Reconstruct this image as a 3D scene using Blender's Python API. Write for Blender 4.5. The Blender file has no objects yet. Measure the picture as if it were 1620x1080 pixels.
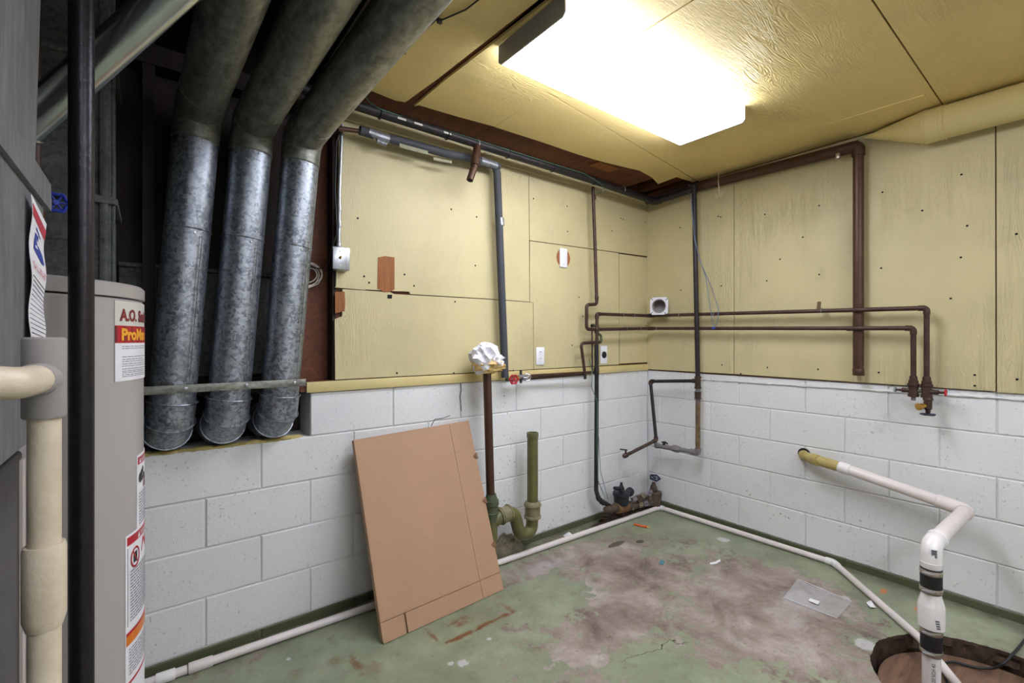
import bpy, bmesh, math, random
from mathutils import Vector as V, Matrix, noise as mnoise
random.seed(7)
S = bpy.context.scene
COL = S.collection

# ------------------------------------------------------------------ camera, world, exposure
CAMH, YAW, FPX, HOR = 1.305, math.radians(52.04), 737.0, 536.3
cam = bpy.data.cameras.new('camera')
cam.sensor_width = 36.0
cam.lens = 36.0 * FPX / 1620.0
cam.shift_y = (HOR - 540.0) / 1620.0
cam.clip_start = 0.02
camo = bpy.data.objects.new('camera', cam)
COL.objects.link(camo)
camo.location = (0, 0, CAMH)
camo.rotation_euler = (math.pi / 2, 0, YAW - math.pi / 2)
S.camera = camo
wd = bpy.data.worlds.new('world')
S.world = wd
wd.use_nodes = True
wd.node_tree.nodes['Background'].inputs[0].default_value = (0.9, 0.95, 1.0, 1)
wd.node_tree.nodes['Background'].inputs[1].default_value = 0.02
S.view_settings.view_transform = 'Standard'
S.view_settings.look = 'None'
S.view_settings.gamma = 1.0
S.view_settings.use_curve_mapping = False
S.view_settings.exposure = 0.85
LENS_POWER = 12.5          # emission of the fluorescent lens over the corner
FILL_POWER = 14.0     # emission of the two unseen fixtures added as fill

# ------------------------------------------------------------------ layout helpers
DA, DB = 2.277, 3.155     # back wall plane y, right wall plane x
CE = CAMH + 1.14          # ceiling height
CT, ST = math.cos(YAW), math.sin(YAW)

def ray(px, py):
    a = (px - 810.0) / FPX
    return V((CT + a * ST, ST - a * CT, -(py - HOR) / FPX))
def A(px, py, off=0.0):                 # a point in front of the back wall
    d = ray(px, py); p = d * ((DA - off) / d.y); p.z += CAMH; return p
def B(px, py, off=0.0):                 # a point in front of the right wall
    d = ray(px, py); p = d * ((DB - off) / d.x); p.z += CAMH; return p
def FL(px, py, z=0.0):                  # a point above the floor
    d = ray(px, py); p = d * ((z - CAMH) / d.z); p.z += CAMH; return p
def W(px, py, w):                       # a point at a distance
    p = ray(px, py) * w; p.z += CAMH; return p

# ------------------------------------------------------------------ materials
def lin(h):
    h = h.lstrip('#')
    c = [int(h[i:i + 2], 16) / 255 for i in (0, 2, 4)]
    return tuple((x / 12.92 if x <= .04045 else ((x + .055) / 1.055) ** 2.4) for x in c) + (1.0,)
def mul(c, k): return tuple(min(1, x * k) for x in c[:3]) + (1.0,)

class G:
    def __init__(s, name):
        s.m = bpy.data.materials.new(name); s.m.use_nodes = True
        s.t = s.m.node_tree; s.b = s.t.nodes['Principled BSDF']
        s._pos = None
    def n(s, typ, ins=None, **props):
        nd = s.t.nodes.new(typ)
        for k, v in props.items(): setattr(nd, k, v)
        for k, v in (ins or {}).items(): s.set(nd.inputs[k], v)
        return nd
    def set(s, sock, v):
        if isinstance(v, bpy.types.NodeSocket): s.t.links.new(v, sock)
        else: sock.default_value = v
    @property
    def pos(s):
        if s._pos is None: s._pos = s.n('ShaderNodeNewGeometry').outputs['Position']
        return s._pos
    def noise(s, scale, detail=4, rough=.55, vec=None, dist=0):
        return s.n('ShaderNodeTexNoise', {'Vector': vec if vec is not None else s.pos, 'Scale': scale, 'Detail': detail, 'Roughness': rough, 'Distortion': dist}).outputs['Fac']
    def vscale(s, vec3, vec=None):
        return s.n('ShaderNodeVectorMath', {0: vec if vec is not None else s.pos, 1: vec3}, operation='MULTIPLY').outputs[0]
    def math(s, op, a, b=0.0, clamp=False):
        return s.n('ShaderNodeMath', {0: a, 1: b}, operation=op, use_clamp=clamp).outputs[0]
    def ramp(s, fac, stops, interp='LINEAR'):
        nd = s.n('ShaderNodeValToRGB', {0: fac}); cr = nd.color_ramp; cr.interpolation = interp
        while len(cr.elements) < len(stops): cr.elements.new(0.5)
        for e, (p, c) in zip(cr.elements, stops):
            e.position = p; e.color = c if len(c) == 4 else tuple(c) + (1,)
        return nd.outputs[0]
    def step(s, fac, a, b):
        return s.n('ShaderNodeMapRange', {0: fac, 1: a, 2: b, 3: 0.0, 4: 1.0}, clamp=True).outputs[0]
    def mix(s, f, a, b, blend='MIX'):
        nd = s.n('ShaderNodeMix', None, data_type='RGBA', blend_type=blend)
        s.set(nd.inputs[0], f); s.set(nd.inputs[6], a); s.set(nd.inputs[7], b)
        return nd.outputs[2]
    def bump(s, h, strength=.3, dist=.01, prev=None):
        ins = {'Height': h, 'Strength': strength, 'Distance': dist}
        if prev is not None: ins['Normal'] = prev
        return s.n('ShaderNodeBump', ins).outputs[0]
    def blob(s, cx, cy, rx, ry, cz=None, rz=1.0):      # 1 at the centre, 0 at the rim of an ellipse
        d = s.n('ShaderNodeVectorMath', {0: s.pos, 1: (cx, cy, 0 if cz is None else cz)}, operation='SUBTRACT').outputs[0]
        d = s.n('ShaderNodeVectorMath', {0: d, 1: (1 / rx, 1 / ry, 0 if cz is None else 1 / rz)}, operation='MULTIPLY').outputs[0]
        l = s.n('ShaderNodeVectorMath', {0: d}, operation='LENGTH').outputs['Value']
        return s.math('SUBTRACT', 1.0, l, clamp=True)
    def out(s, col=None, rough=None, metal=None, normal=None, **kw):
        if col is not None: s.set(s.b.inputs['Base Color'], col)
        if rough is not None: s.set(s.b.inputs['Roughness'], rough)
        if metal is not None: s.set(s.b.inputs['Metallic'], metal)
        if normal is not None: s.set(s.b.inputs['Normal'], normal)
        for k, v in kw.items(): s.set(s.b.inputs[k.replace('_', ' ')], v)
        return s.m

def pbr(name, hexc, rough=.5, metal=0., var=.15, vs=9., bs=70., bst=.15, bd=.004, spec=None):
    g = G(name); c = lin(hexc)
    f = g.noise(vs, 5, .6)
    col = g.ramp(f, [(.3, mul(c, 1 - var)), (.7, mul(c, 1 + var))])
    nrm = g.bump(g.noise(bs, 3), bst, bd) if bst else None
    kw = {} if spec is None else {'Specular_IOR_Level': spec}
    return g.out(col, rough, metal, nrm, **kw)

M = {}
def block_mat(name, hexc):
    g = G(name); c = lin(hexc)
    big = g.noise(1.4, 3); fine = g.noise(55, 5, .7); vf = g.noise(170, 2)
    col = g.ramp(big, [(.3, mul(c, .95)), (.7, mul(c, 1.04))])
    pits = g.step(g.noise(75, 2, .5), .355, .30)
    pits = g.math('MULTIPLY', pits, g.step(g.noise(5, 3), .42, .6))
    col = g.mix(g.math('MULTIPLY', pits, .55), col, mul(c, .42))
    grime = g.math('MULTIPLY', g.step(g.noise(9, 6, .7), .62, .78), .35)
    col = g.mix(grime, col, lin('#9a978c'))
    h = g.math('ADD', g.math('MULTIPLY', fine, .8), g.math('MULTIPLY', vf, .35))
    h = g.math('SUBTRACT', h, g.math('MULTIPLY', pits, .9))
    return g.out(col, .55, 0, g.bump(h, .35, .006))
M['block'] = block_mat('painted_block', '#e2e2e1')
M['block_green'] = block_mat('green_painted_block', '#55593d')
M['mortar'] = block_mat('painted_mortar', '#dcdcda')

def ply_mat(name, hexc, grain=(9, 9, 1.1)):
    g = G(name); c = lin(hexc)
    v = g.vscale(grain)
    w = g.noise(2.1, 3, .5, v, 1.2)
    rings = g.math('FRACT', g.math('MULTIPLY', w, 14.0))
    grn = g.math('ABSOLUTE', g.math('SUBTRACT', rings, .5))
    patch = g.step(g.noise(1.6, 2), .45, .62)
    fib = g.noise(30, 4, .6, g.vscale(tuple(x * .7 for x in grain)))
    dirt = g.noise(2.3, 6, .62)
    col = g.ramp(dirt, [(.3, mul(c, .9)), (.5, c), (.72, mul(c, 1.06))])
    col = g.mix(g.math('MULTIPLY', g.step(fib, .58, .8), .09), col, mul(c, .62))
    sm = g.math('MULTIPLY', g.step(g.noise(6.5, 7, .72), .6, .76), .2)
    col = g.mix(sm, col, mul(lin('#7c6a42'), 1.0))
    col = g.mix(g.math('MULTIPLY', g.math('MULTIPLY', g.step(grn, .34, .5), patch), .06), col, mul(c, .6))
    h = g.math('ADD', g.math('MULTIPLY', g.math('MULTIPLY', grn, patch), .9), g.math('MULTIPLY', fib, .4))
    return g.out(col, .5, 0, g.bump(h, .6, .007))
YEL = '#ccbf92'
M['ply'] = ply_mat('yellow_painted_plywood', YEL)
M['ply_c'] = ply_mat('yellow_painted_ceiling_plywood', '#e4cb88', (1.2, 8, 8))  # same paint as the walls, tinted for the yellow bounce light
M['yellow'] = pbr('yellow_paint', '#d6c488', .4, 0, .06, 5, 40, .08)

def wood_mat(name, hexc, dark=.55, grain=(14, 1.2, 14)):
    g = G(name); c = lin(hexc)
    v = g.vscale(grain)
    f = g.noise(3, 6, .65, v, .6)
    col = g.ramp(f, [(.3, mul(c, dark)), (.65, mul(c, 1.15))])
    return g.out(col, .7, 0, g.bump(f, .3, .004))
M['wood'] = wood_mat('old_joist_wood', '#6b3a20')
M['wood_shaded'] = wood_mat('shaded_joist_wood', '#261709', .5, (14, 14, 1.2))  # joist wood with the shade of the open bays put into its colour
M['wood_raw'] = wood_mat('bare_orange_plywood', '#9a5e2e', .6, (20, 20, 2))
M['lid'] = wood_mat('damp_plywood_lid', '#80624e', .5, (2, 12, 2))

def galv_mat(name, lo, hi, rough=.42, metal=.75, spangle=1.0, dirt='#2e2a22', dirtamt=.3):
    g = G(name)
    v = g.n('ShaderNodeTexVoronoi', {'Vector': g.n('ShaderNodeVectorMath', {0: g.pos, 1: g.n('ShaderNodeVectorMath', {0: g.n('ShaderNodeTexNoise', {'Vector': g.pos, 'Scale': 45.0, 'Detail': 3.0}).outputs['Color'], 1: (.03, .03, .03)}, operation='MULTIPLY').outputs[0]}, operation='ADD').outputs[0], 'Scale': 95.0})
    cell = g.n('ShaderNodeSeparateColor', {0: v.outputs['Color']}).outputs[0]
    f = g.math('ADD', g.math('MULTIPLY', cell, .55 * spangle), g.math('MULTIPLY', g.noise(7, 6, .7), .6))
    col = g.ramp(f, [(.2, lin(lo)), (.75, lin(hi))])
    fl = g.step(g.noise(60, 3, .6, g.vscale((1, 1, .8))), .62, .68)
    col = g.mix(g.math('MULTIPLY', fl, .5), col, mul(lin(lo), .35))
    d = g.step(g.noise(3.2, 6, .7), .5, .75)
    col = g.mix(g.math('MULTIPLY', d, dirtamt), col, lin(dirt))
    r = g.math('ADD', rough, g.math('MULTIPLY', cell, .15))
    return g.out(col, r, metal, g.bump(g.noise(25, 4), .12, .004))
M['galv'] = galv_mat('galvanized_steel', '#646a72', '#aeb4bc', .36, .9)
M['galv_dusty'] = galv_mat('dusty_galvanized_steel', '#5a5c54', '#a09e90', .55, .65, .7, '#4a4434', .6)
M['galv_dark'] = galv_mat('dark_galvanized_steel', '#434644', '#747772', .6, .6, .6, '#2b2920', .6)
def streak_mat(name, lo, hi, sc, rough, metal):
    g = G(name)
    f = g.math('ADD', g.math('MULTIPLY', g.noise(6, 5, .65, g.vscale(sc)), .7), g.math('MULTIPLY', g.noise(40, 3, .6), .3))
    col = g.ramp(f, [(.3, lin(lo)), (.7, lin(hi))])
    d = g.step(g.noise(3.2, 6, .7), .5, .75)
    col = g.mix(g.math('MULTIPLY', d, .35), col, lin('#4a4438'))
    return g.out(col, rough, metal, g.bump(f, .15, .004))
M['galv_dusty'] = streak_mat('dusty_galvanized_steel', '#565850', '#b0b0a6', (5, 2.0, 10), .5, .7)
M['sheet'] = streak_mat('brushed_grey_sheet_metal', '#5e6062', '#8e9092', (9, 9, 1.2), .5, .4)
M['zinc'] = pbr('zinc_plate', '#b4b7ba', .35, .8, .1, 20, 80, .05)
M['chrome'] = pbr('polished_flue_steel', '#b9c0bd', .22, .95, .12, 6, 30, .03)

def pipe_mat(name, hexc, hexd, rough=.5, metal=.2, amt=.6, sc=18):
    g = G(name)
    f = g.step(g.noise(sc, 6, .7), .4, .68)
    col = g.mix(g.math('MULTIPLY', f, amt), lin(hexc), lin(hexd))
    return g.out(col, rough, metal, g.bump(g.noise(90, 4), .3, .003))
M['iron'] = pipe_mat('black_iron', '#232123', '#40383a', .45, .3)
M['post'] = pipe_mat('black_painted_steel', '#262225', '#3a3338', .35, .5, .5, 40)
M['copper'] = pipe_mat('tarnished_copper', '#3f2c24', '#5f4a40', .5, .4)
M['copper_b'] = pipe_mat('brown_copper_drain', '#553a2c', '#3d2b23', .42, .4)
M['rusty'] = pipe_mat('rusty_pipe', '#7a6144', '#2b211b', .75, 0, .8, 26)
M['rust_meter'] = pipe_mat('crusted_rust', '#5e4e40', '#2a241c', .9, 0, .9, 35)
M['rust_orange'] = pipe_mat('orange_rust', '#8a623c', '#4e3a26', .85, 0, .8, 30)
M['crust_green'] = pipe_mat('mossy_crust', '#3a3a28', '#231c14', .95, 0, .9, 40)
M['grey_iron'] = pipe_mat('grey_pipe_paint', '#77747a', '#8b7f80', .5, .2)
M['olive'] = pipe_mat('olive_painted_iron', '#6a683c', '#4c5230', .4, 0, .7, 14)
M['olive_light'] = pipe_mat('worn_olive_iron', '#8a8060', '#5a5c38', .5, 0, .7, 20)
M['verdigris'] = pipe_mat('green_brass', '#52604a', '#5c5638', .5, .2, .7, 40)
M['foam'] = pbr('grey_foam_insulation', '#404249', .7, 0, .12, 14, 60, .15)
M['tape'] = pbr('silver_duct_tape', '#8d8f94', .35, .5, .25, 30, 60, .5, .006)
M['label_grey'] = pbr('faded_print_strip', '#8c8a70', .6, 0, .15, 40)
M['pvc'] = pbr('white_pvc', '#e0d6d2', .3, 0, .05, 8, 20, .03)
M['pvc_new'] = pbr('glossy_white_pvc', '#ebe6e4', .22, 0, .03, 8, 20, .02)
M['pvc_grey'] = pbr('grey_pvc_fitting', '#9c9692', .4, 0, .06, 8, 20, .03)
M['pvc_old'] = pipe_mat('stained_cream_pvc', '#d9ccb4', '#a89472', .4, 0, .6, 7)
M['pvc_yellow'] = pipe_mat('yellowed_pvc_stub', '#b9a766', '#8c7a48', .5, 0, .6, 16)
M['rubber'] = pbr('black_rubber', '#1b1b1d', .5, 0, .1, 20, 60, .05)
M['steel'] = pbr('stainless_clamp', '#b8aea0', .3, .8, .15, 60, 60, .05)
M['black'] = pbr('black_plastic', '#151517', .5, 0, .1)
M['void'] = pbr('dark_slot', '#0c0b0a', .9, 0, .1)
M['navy'] = pbr('navy_painted_iron', '#20243a', .45, .1, .2, 30)
M['meter_black'] = pbr('black_meter_plastic', '#1d1e26', .45, 0, .2, 30)
M['blue'] = pbr('blue_enamel', '#2438a8', .3, 0, .15, 30)
M['teal'] = pbr('teal_plastic', '#4f8290', .4, 0, .1)
M['red'] = pbr('red_enamel', '#b0152a', .3, 0, .15, 40)
M['brass'] = pbr('bright_brass', '#d3a54e', .28, .8, .15, 30)
M['white_plastic'] = pbr('white_plastic', '#e9e8ee', .3, 0, .03)
M['paper'] = pbr('white_paper', '#e6e4e8', .7, 0, .05, 20, 40, .1)
M['foam_yellow'] = pbr('yellow_foam', '#d8b878', .85, 0, .2, 20, 60, .4)
M['cord'] = pbr('black_rubber_cord', '#1a1a1e', .45, 0, .1)
M['wire_white'] = pbr('white_wire', '#cfc9c0', .5, 0, .1)
M['wire_blue'] = pbr('grey_blue_wire', '#6f7d92', .5, 0, .1)
M['wire_green'] = pbr('green_wire', '#4b7360', .5, 0, .15)
M['string'] = pbr('white_string', '#d8d2c2', .8, 0, .1)
M['heater'] = pbr('heater_enamel', '#aaa4a0', .32, 0, .02, 3, 40, .015)
M['label_pale'] = pbr('pale_grey_label', '#d3d0c6', .35, 0, .02)
M['label_red'] = pbr('red_print', '#b3122b', .35, 0, .04)
M['label_darkred'] = pbr('dark_red_lettering', '#7c2028', .35, 0, .05)
M['label_yellow'] = pbr('yellow_lettering', '#f0a92c', .35, 0, .05)
M['label_orange'] = pbr('orange_print', '#d8771e', .35, 0, .1, 40)
M['ink'] = pbr('black_ink', '#26262c', .5, 0, .05)
M['ink_blue'] = pbr('blue_ink', '#2b3fa0', .5, 0, .05)
M['ink_red'] = pbr('red_ink', '#c2324a', .5, 0, .05)
M['ink_grey'] = pbr('grey_ink', '#74747e', .5, 0, .05)
M['fixture'] = pbr('grey_fixture_metal', '#9a9a98', .4, .3, .03)
M['orange'] = pbr('orange_plastic', '#d4602c', .35, 0, .1)
M['beige'] = pbr('beige_metal', '#b5aaa2', .45, 0, .05)
M['concrete'] = pipe_mat('rough_concrete', '#8c8470', '#5c5440', .95, 0, .8, 30)
M['concrete_dark'] = pipe_mat('wet_dark_concrete', '#4a3828', '#22180f', .95, 0, .9, 30)

def cardboard_mat():
    g = G('brown_cardboard'); c = lin('#b38e70')
    st = g.noise(3, 3, .5, g.vscale((60, 60, 1.5)))
    col = g.ramp(g.math('ADD', g.math('MULTIPLY', st, .5), g.math('MULTIPLY', g.noise(3, 4), .5)), [(.3, mul(c, .9)), (.7, mul(c, 1.07))])
    return g.out(col, .75, 0, g.bump(g.noise(60, 3), .08, .003))
M['card'] = cardboard_mat()
M['card_dark'] = pbr('cardboard_edge', '#7d5b40', .85, 0, .25, 60)

def clear_mat():
    g = G('clear_plastic_film')
    return g.out((.85, .87, .9, 1), .15, 0, g.bump(g.noise(9, 3), .5, .004), Alpha=.28)
M['clear'] = clear_mat()

def lens_mat(name, power):
    g = G(name)
    wv = g.n('ShaderNodeTexChecker', {'Vector': g.pos, 'Scale': 160.0}).outputs['Fac']
    col = g.mix(g.math('MULTIPLY', wv, .06), (.80, .85, 1, 1), (.76, .83, 1, 1))
    return g.out((.8, .8, .8, 1), .3, 0, None, Emission_Color=col, Emission_Strength=power)
M['lens'] = lens_mat('glowing_prismatic_lens', LENS_POWER)
M['lens_fill'] = lens_mat('added_fill_lens', FILL_POWER)  # lens of the added fill fixtures

def floor_mat():
    g = G('peeling_green_floor_paint')
    n1 = g.noise(2.6, 9, .68); n2 = g.noise(13, 10, .74, None, .3); n3 = g.noise(45, 4, .6)
    worn = 0.0
    def add(w, *b):
        nonlocal worn
        t = g.math('MULTIPLY', g.blob(*b), w); worn = t if worn == 0.0 else g.math('ADD', worn, t)
    # bare, walked-off areas
    add(1.0, 2.15, 1.75, .62, .42); add(.9, 1.66, 1.42, .42, .2); add(1.1, 2.28, .88, .45, .42)
    add(.8, 2.7, 1.05, .4, .5); add(.7, 2.2, 1.25, .8, .45); add(.7, 1.35, 1.05, .4, .22); add(.8, 1.75, 2.02, .35, .1)
    add(.75, 2.44, .23, .58, .5); add(.5, 1.4, 1.33, .25, .12)
    # paint that stayed
    add(-.9, 1.62, 1.74, .28, .2); add(-.75, 1.6, 1.12, .3, .22); add(-1.0, .7, 1.8, .7, .5); add(-.8, 3.05, 1.2, .25, .9)
    add(-.8, 3.0, .62, .32, .28); add(-.6, 2.85, 2.0, .3, .22); add(-.5, 2.45, 1.72, .25, .12); add(-.5, 2.4, .66, .18, .1); add(-.6, 3.0, .1, .25, .5)
    t = g.math('ADD', g.math('MULTIPLY', worn, .42), g.math('ADD', g.math('MULTIPLY', n1, .7), g.math('MULTIPLY', n2, 1.6)))
    bare = g.step(t, 1.255, 1.275)
    film = g.step(t, 1.10, 1.27)
    green = g.ramp(g.noise(3.5, 7, .68), [(.3, lin('#757d66')), (.55, lin('#8f967b')), (.75, lin('#a0a690'))])
    green = g.mix(g.math('MULTIPLY', film, .35), green, lin('#7a765e'))
    conc = g.ramp(g.noise(4, 9, .7, None, .4), [(.28, lin('#54463b')), (.5, lin('#93847a')), (.70, lin('#b6aca5'))])
    conc = g.mix(g.step(n3, .6, .75), conc, lin('#6a5a4c'))
    pale = g.math('MULTIPLY', g.step(g.math('ADD', g.noise(5, 7, .7), g.math('MULTIPLY', g.math('ADD', g.blob(2.55, .95, .35, .25), g.blob(1.75, 2.0, .3, .15)), .4)), .66, .86), .6)
    conc = g.mix(pale, conc, lin('#b4acb0'))
    col = g.mix(bare, green, conc)
    # dirt washed up against the walls
    x = g.n('ShaderNodeSeparateXYZ', {0: g.pos}).outputs
    ed = g.math('MAXIMUM', g.step(x[1], 2.13, 2.27), g.step(x[0], 3.02, 3.15))
    col = g.mix(g.math('MULTIPLY', ed, g.step(g.noise(8, 5, .7), .3, .65)), col, lin('#4c4a38'))
    for cx, cy, rx, ry in ((2.72, 2.2, .5, .09), (2.35, 1.93, .11, .035), (2.5, 1.86, .05, .03)):
        k = g.step(g.math('ADD', g.blob(cx, cy, rx, ry), g.math('MULTIPLY', g.math('SUBTRACT', n2, .5), 1.2)), .25, .4)
        col = g.mix(g.math('MULTIPLY', k, .8), col, lin('#35291f'))
    # rust marks left by a square metal foot, beside the cardboard
    for cx, cy, rx, ry, s in ((1.08, 1.752, .14, .020, .9), (1.27, 1.757, .15, .022, .9), (.985, 1.81, .022, .10, .8), (1.13, 1.83, .08, .06, .85), (1.375, 1.79, .025, .07, .6), (.60, 1.94, .05, .05, .5), (.66, 1.86, .03, .09, .7), (.70, 1.80, .07, .06, .4), (.45, 1.95, .05, .05, .3)):
        k = g.step(g.math('ADD', g.blob(cx, cy, rx, ry), g.math('MULTIPLY', g.math('SUBTRACT', n2, .5), 3.0)), .25, .75)
        k = g.math('MULTIPLY', k, g.step(g.blob(cx, cy, rx, ry), 0.0, .12))
        col = g.mix(g.math('MULTIPLY', k, s), col, lin('#74441f'))
    for cx, cy, rx, ry in ((2.95, .55, .09, .05), (3.0, .72, .06, .02)):
        k = g.step(g.math('ADD', g.blob(cx, cy, rx, ry), g.math('MULTIPLY', g.math('SUBTRACT', n2, .5), 2.2)), .4, .5)
        k = g.math('MULTIPLY', k, g.step(g.blob(cx, cy, rx, ry), 0.0, .12))
        col = g.mix(k, col, lin('#b87a4a'))
    for cx, cy, r in ((1.0, 1.6, .035), (.96, 1.63, .02), (.45, 2.06, .02), (2.42, .64, .07), (2.77, .82, .035), (2.95, 1.55, .06), (1.17, 1.66, .02)):
        k = g.step(g.math('ADD', g.blob(cx, cy, r, r), g.math('MULTIPLY', g.math('SUBTRACT', n2, .5), 1.8)), .35, .5)
        col = g.mix(g.math('MULTIPLY', k, .8), col, lin('#c9c6c8'))
    spk = g.step(g.noise(120, 2, .5), .72, .76)
    col = g.mix(g.math('MULTIPLY', spk, .5), col, lin('#d2cdc4'))
    dk = g.math('MULTIPLY', g.step(g.noise(9, 9, .78), .55, .74), .6)
    col = g.mix(dk, col, lin('#3f3a2c'))
    # cracks
    cr = g.n('ShaderNodeTexVoronoi', {'Vector': g.n('ShaderNodeVectorMath', {0: g.pos, 1: g.n('ShaderNodeVectorMath', {0: g.n('ShaderNodeTexNoise', {'Vector': g.pos, 'Scale': 6.0, 'Detail': 4.0}).outputs['Color'], 1: (.22, .22, 0)}, operation='MULTIPLY').outputs[0]}, operation='ADD').outputs[0], 'Scale': 1.3}, feature='DISTANCE_TO_EDGE').outputs['Distance']
    ck = g.math('MULTIPLY', g.step(cr, .0035, .0015), g.step(g.blob(1.66, 1.13, .2, .2), .05, .3))
    col = g.mix(ck, col, lin('#3a3228'))
    h = g.math('SUBTRACT', g.math('MULTIPLY', n3, .3), g.math('MULTIPLY', bare, .6))
    rough = g.math('ADD', .42, g.math('MULTIPLY', bare, .2))
    return g.out(col, rough, 0, g.bump(h, .35, .003))
M['floor'] = floor_mat()

# ------------------------------------------------------------------ mesh helpers
LOC = {}
def tag(o, label=None, cat=None, group=None, kind=None):
    for k, v in (('label', label), ('category', cat), ('group', group), ('kind', kind)):
        if v: o[k] = v
    return o
def thing(name, label, cat, loc, group=None):
    o = bpy.data.objects.new(name, None); COL.objects.link(o)
    o.empty_display_size = .05
    o.location = loc; LOC[o.name] = V(loc)
    return tag(o, label, cat, group)
def perp(d):
    d = d.normalized()
    u = d.cross(V((0, 0, 1)) if abs(d.z) < .9 else V((1, 0, 0))).normalized()
    return u, d.cross(u).normalized()
def fillet(path, r, n=6):
    path = [V(p) for p in path]
    if r <= 0 or len(path) < 3: return path
    out = [path[0]]
    for i in range(1, len(path) - 1):
        a, b, c = path[i - 1], path[i], path[i + 1]
        d1 = (a - b); d2 = (c - b); l1, l2 = d1.length, d2.length
        d1.normalize(); d2.normalize()
        ang = d1.angle(d2)
        if ang > 3.05: out.append(b); continue
        t = min(r / math.tan(ang / 2), l1 * .49, l2 * .49)
        rr = t * math.tan(ang / 2)
        ctr = b + (d1 + d2).normalized() * (rr / math.sin(ang / 2))
        p1, p2 = b + d1 * t, b + d2 * t
        v1, v2 = p1 - ctr, p2 - ctr
        for k in range(n + 1):
            s = k / n
            v = v1.lerp(v2, s)
            out.append(ctr + v.normalized() * rr if v.length > 1e-6 else ctr)
    out.append(path[-1])
    return out

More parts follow.
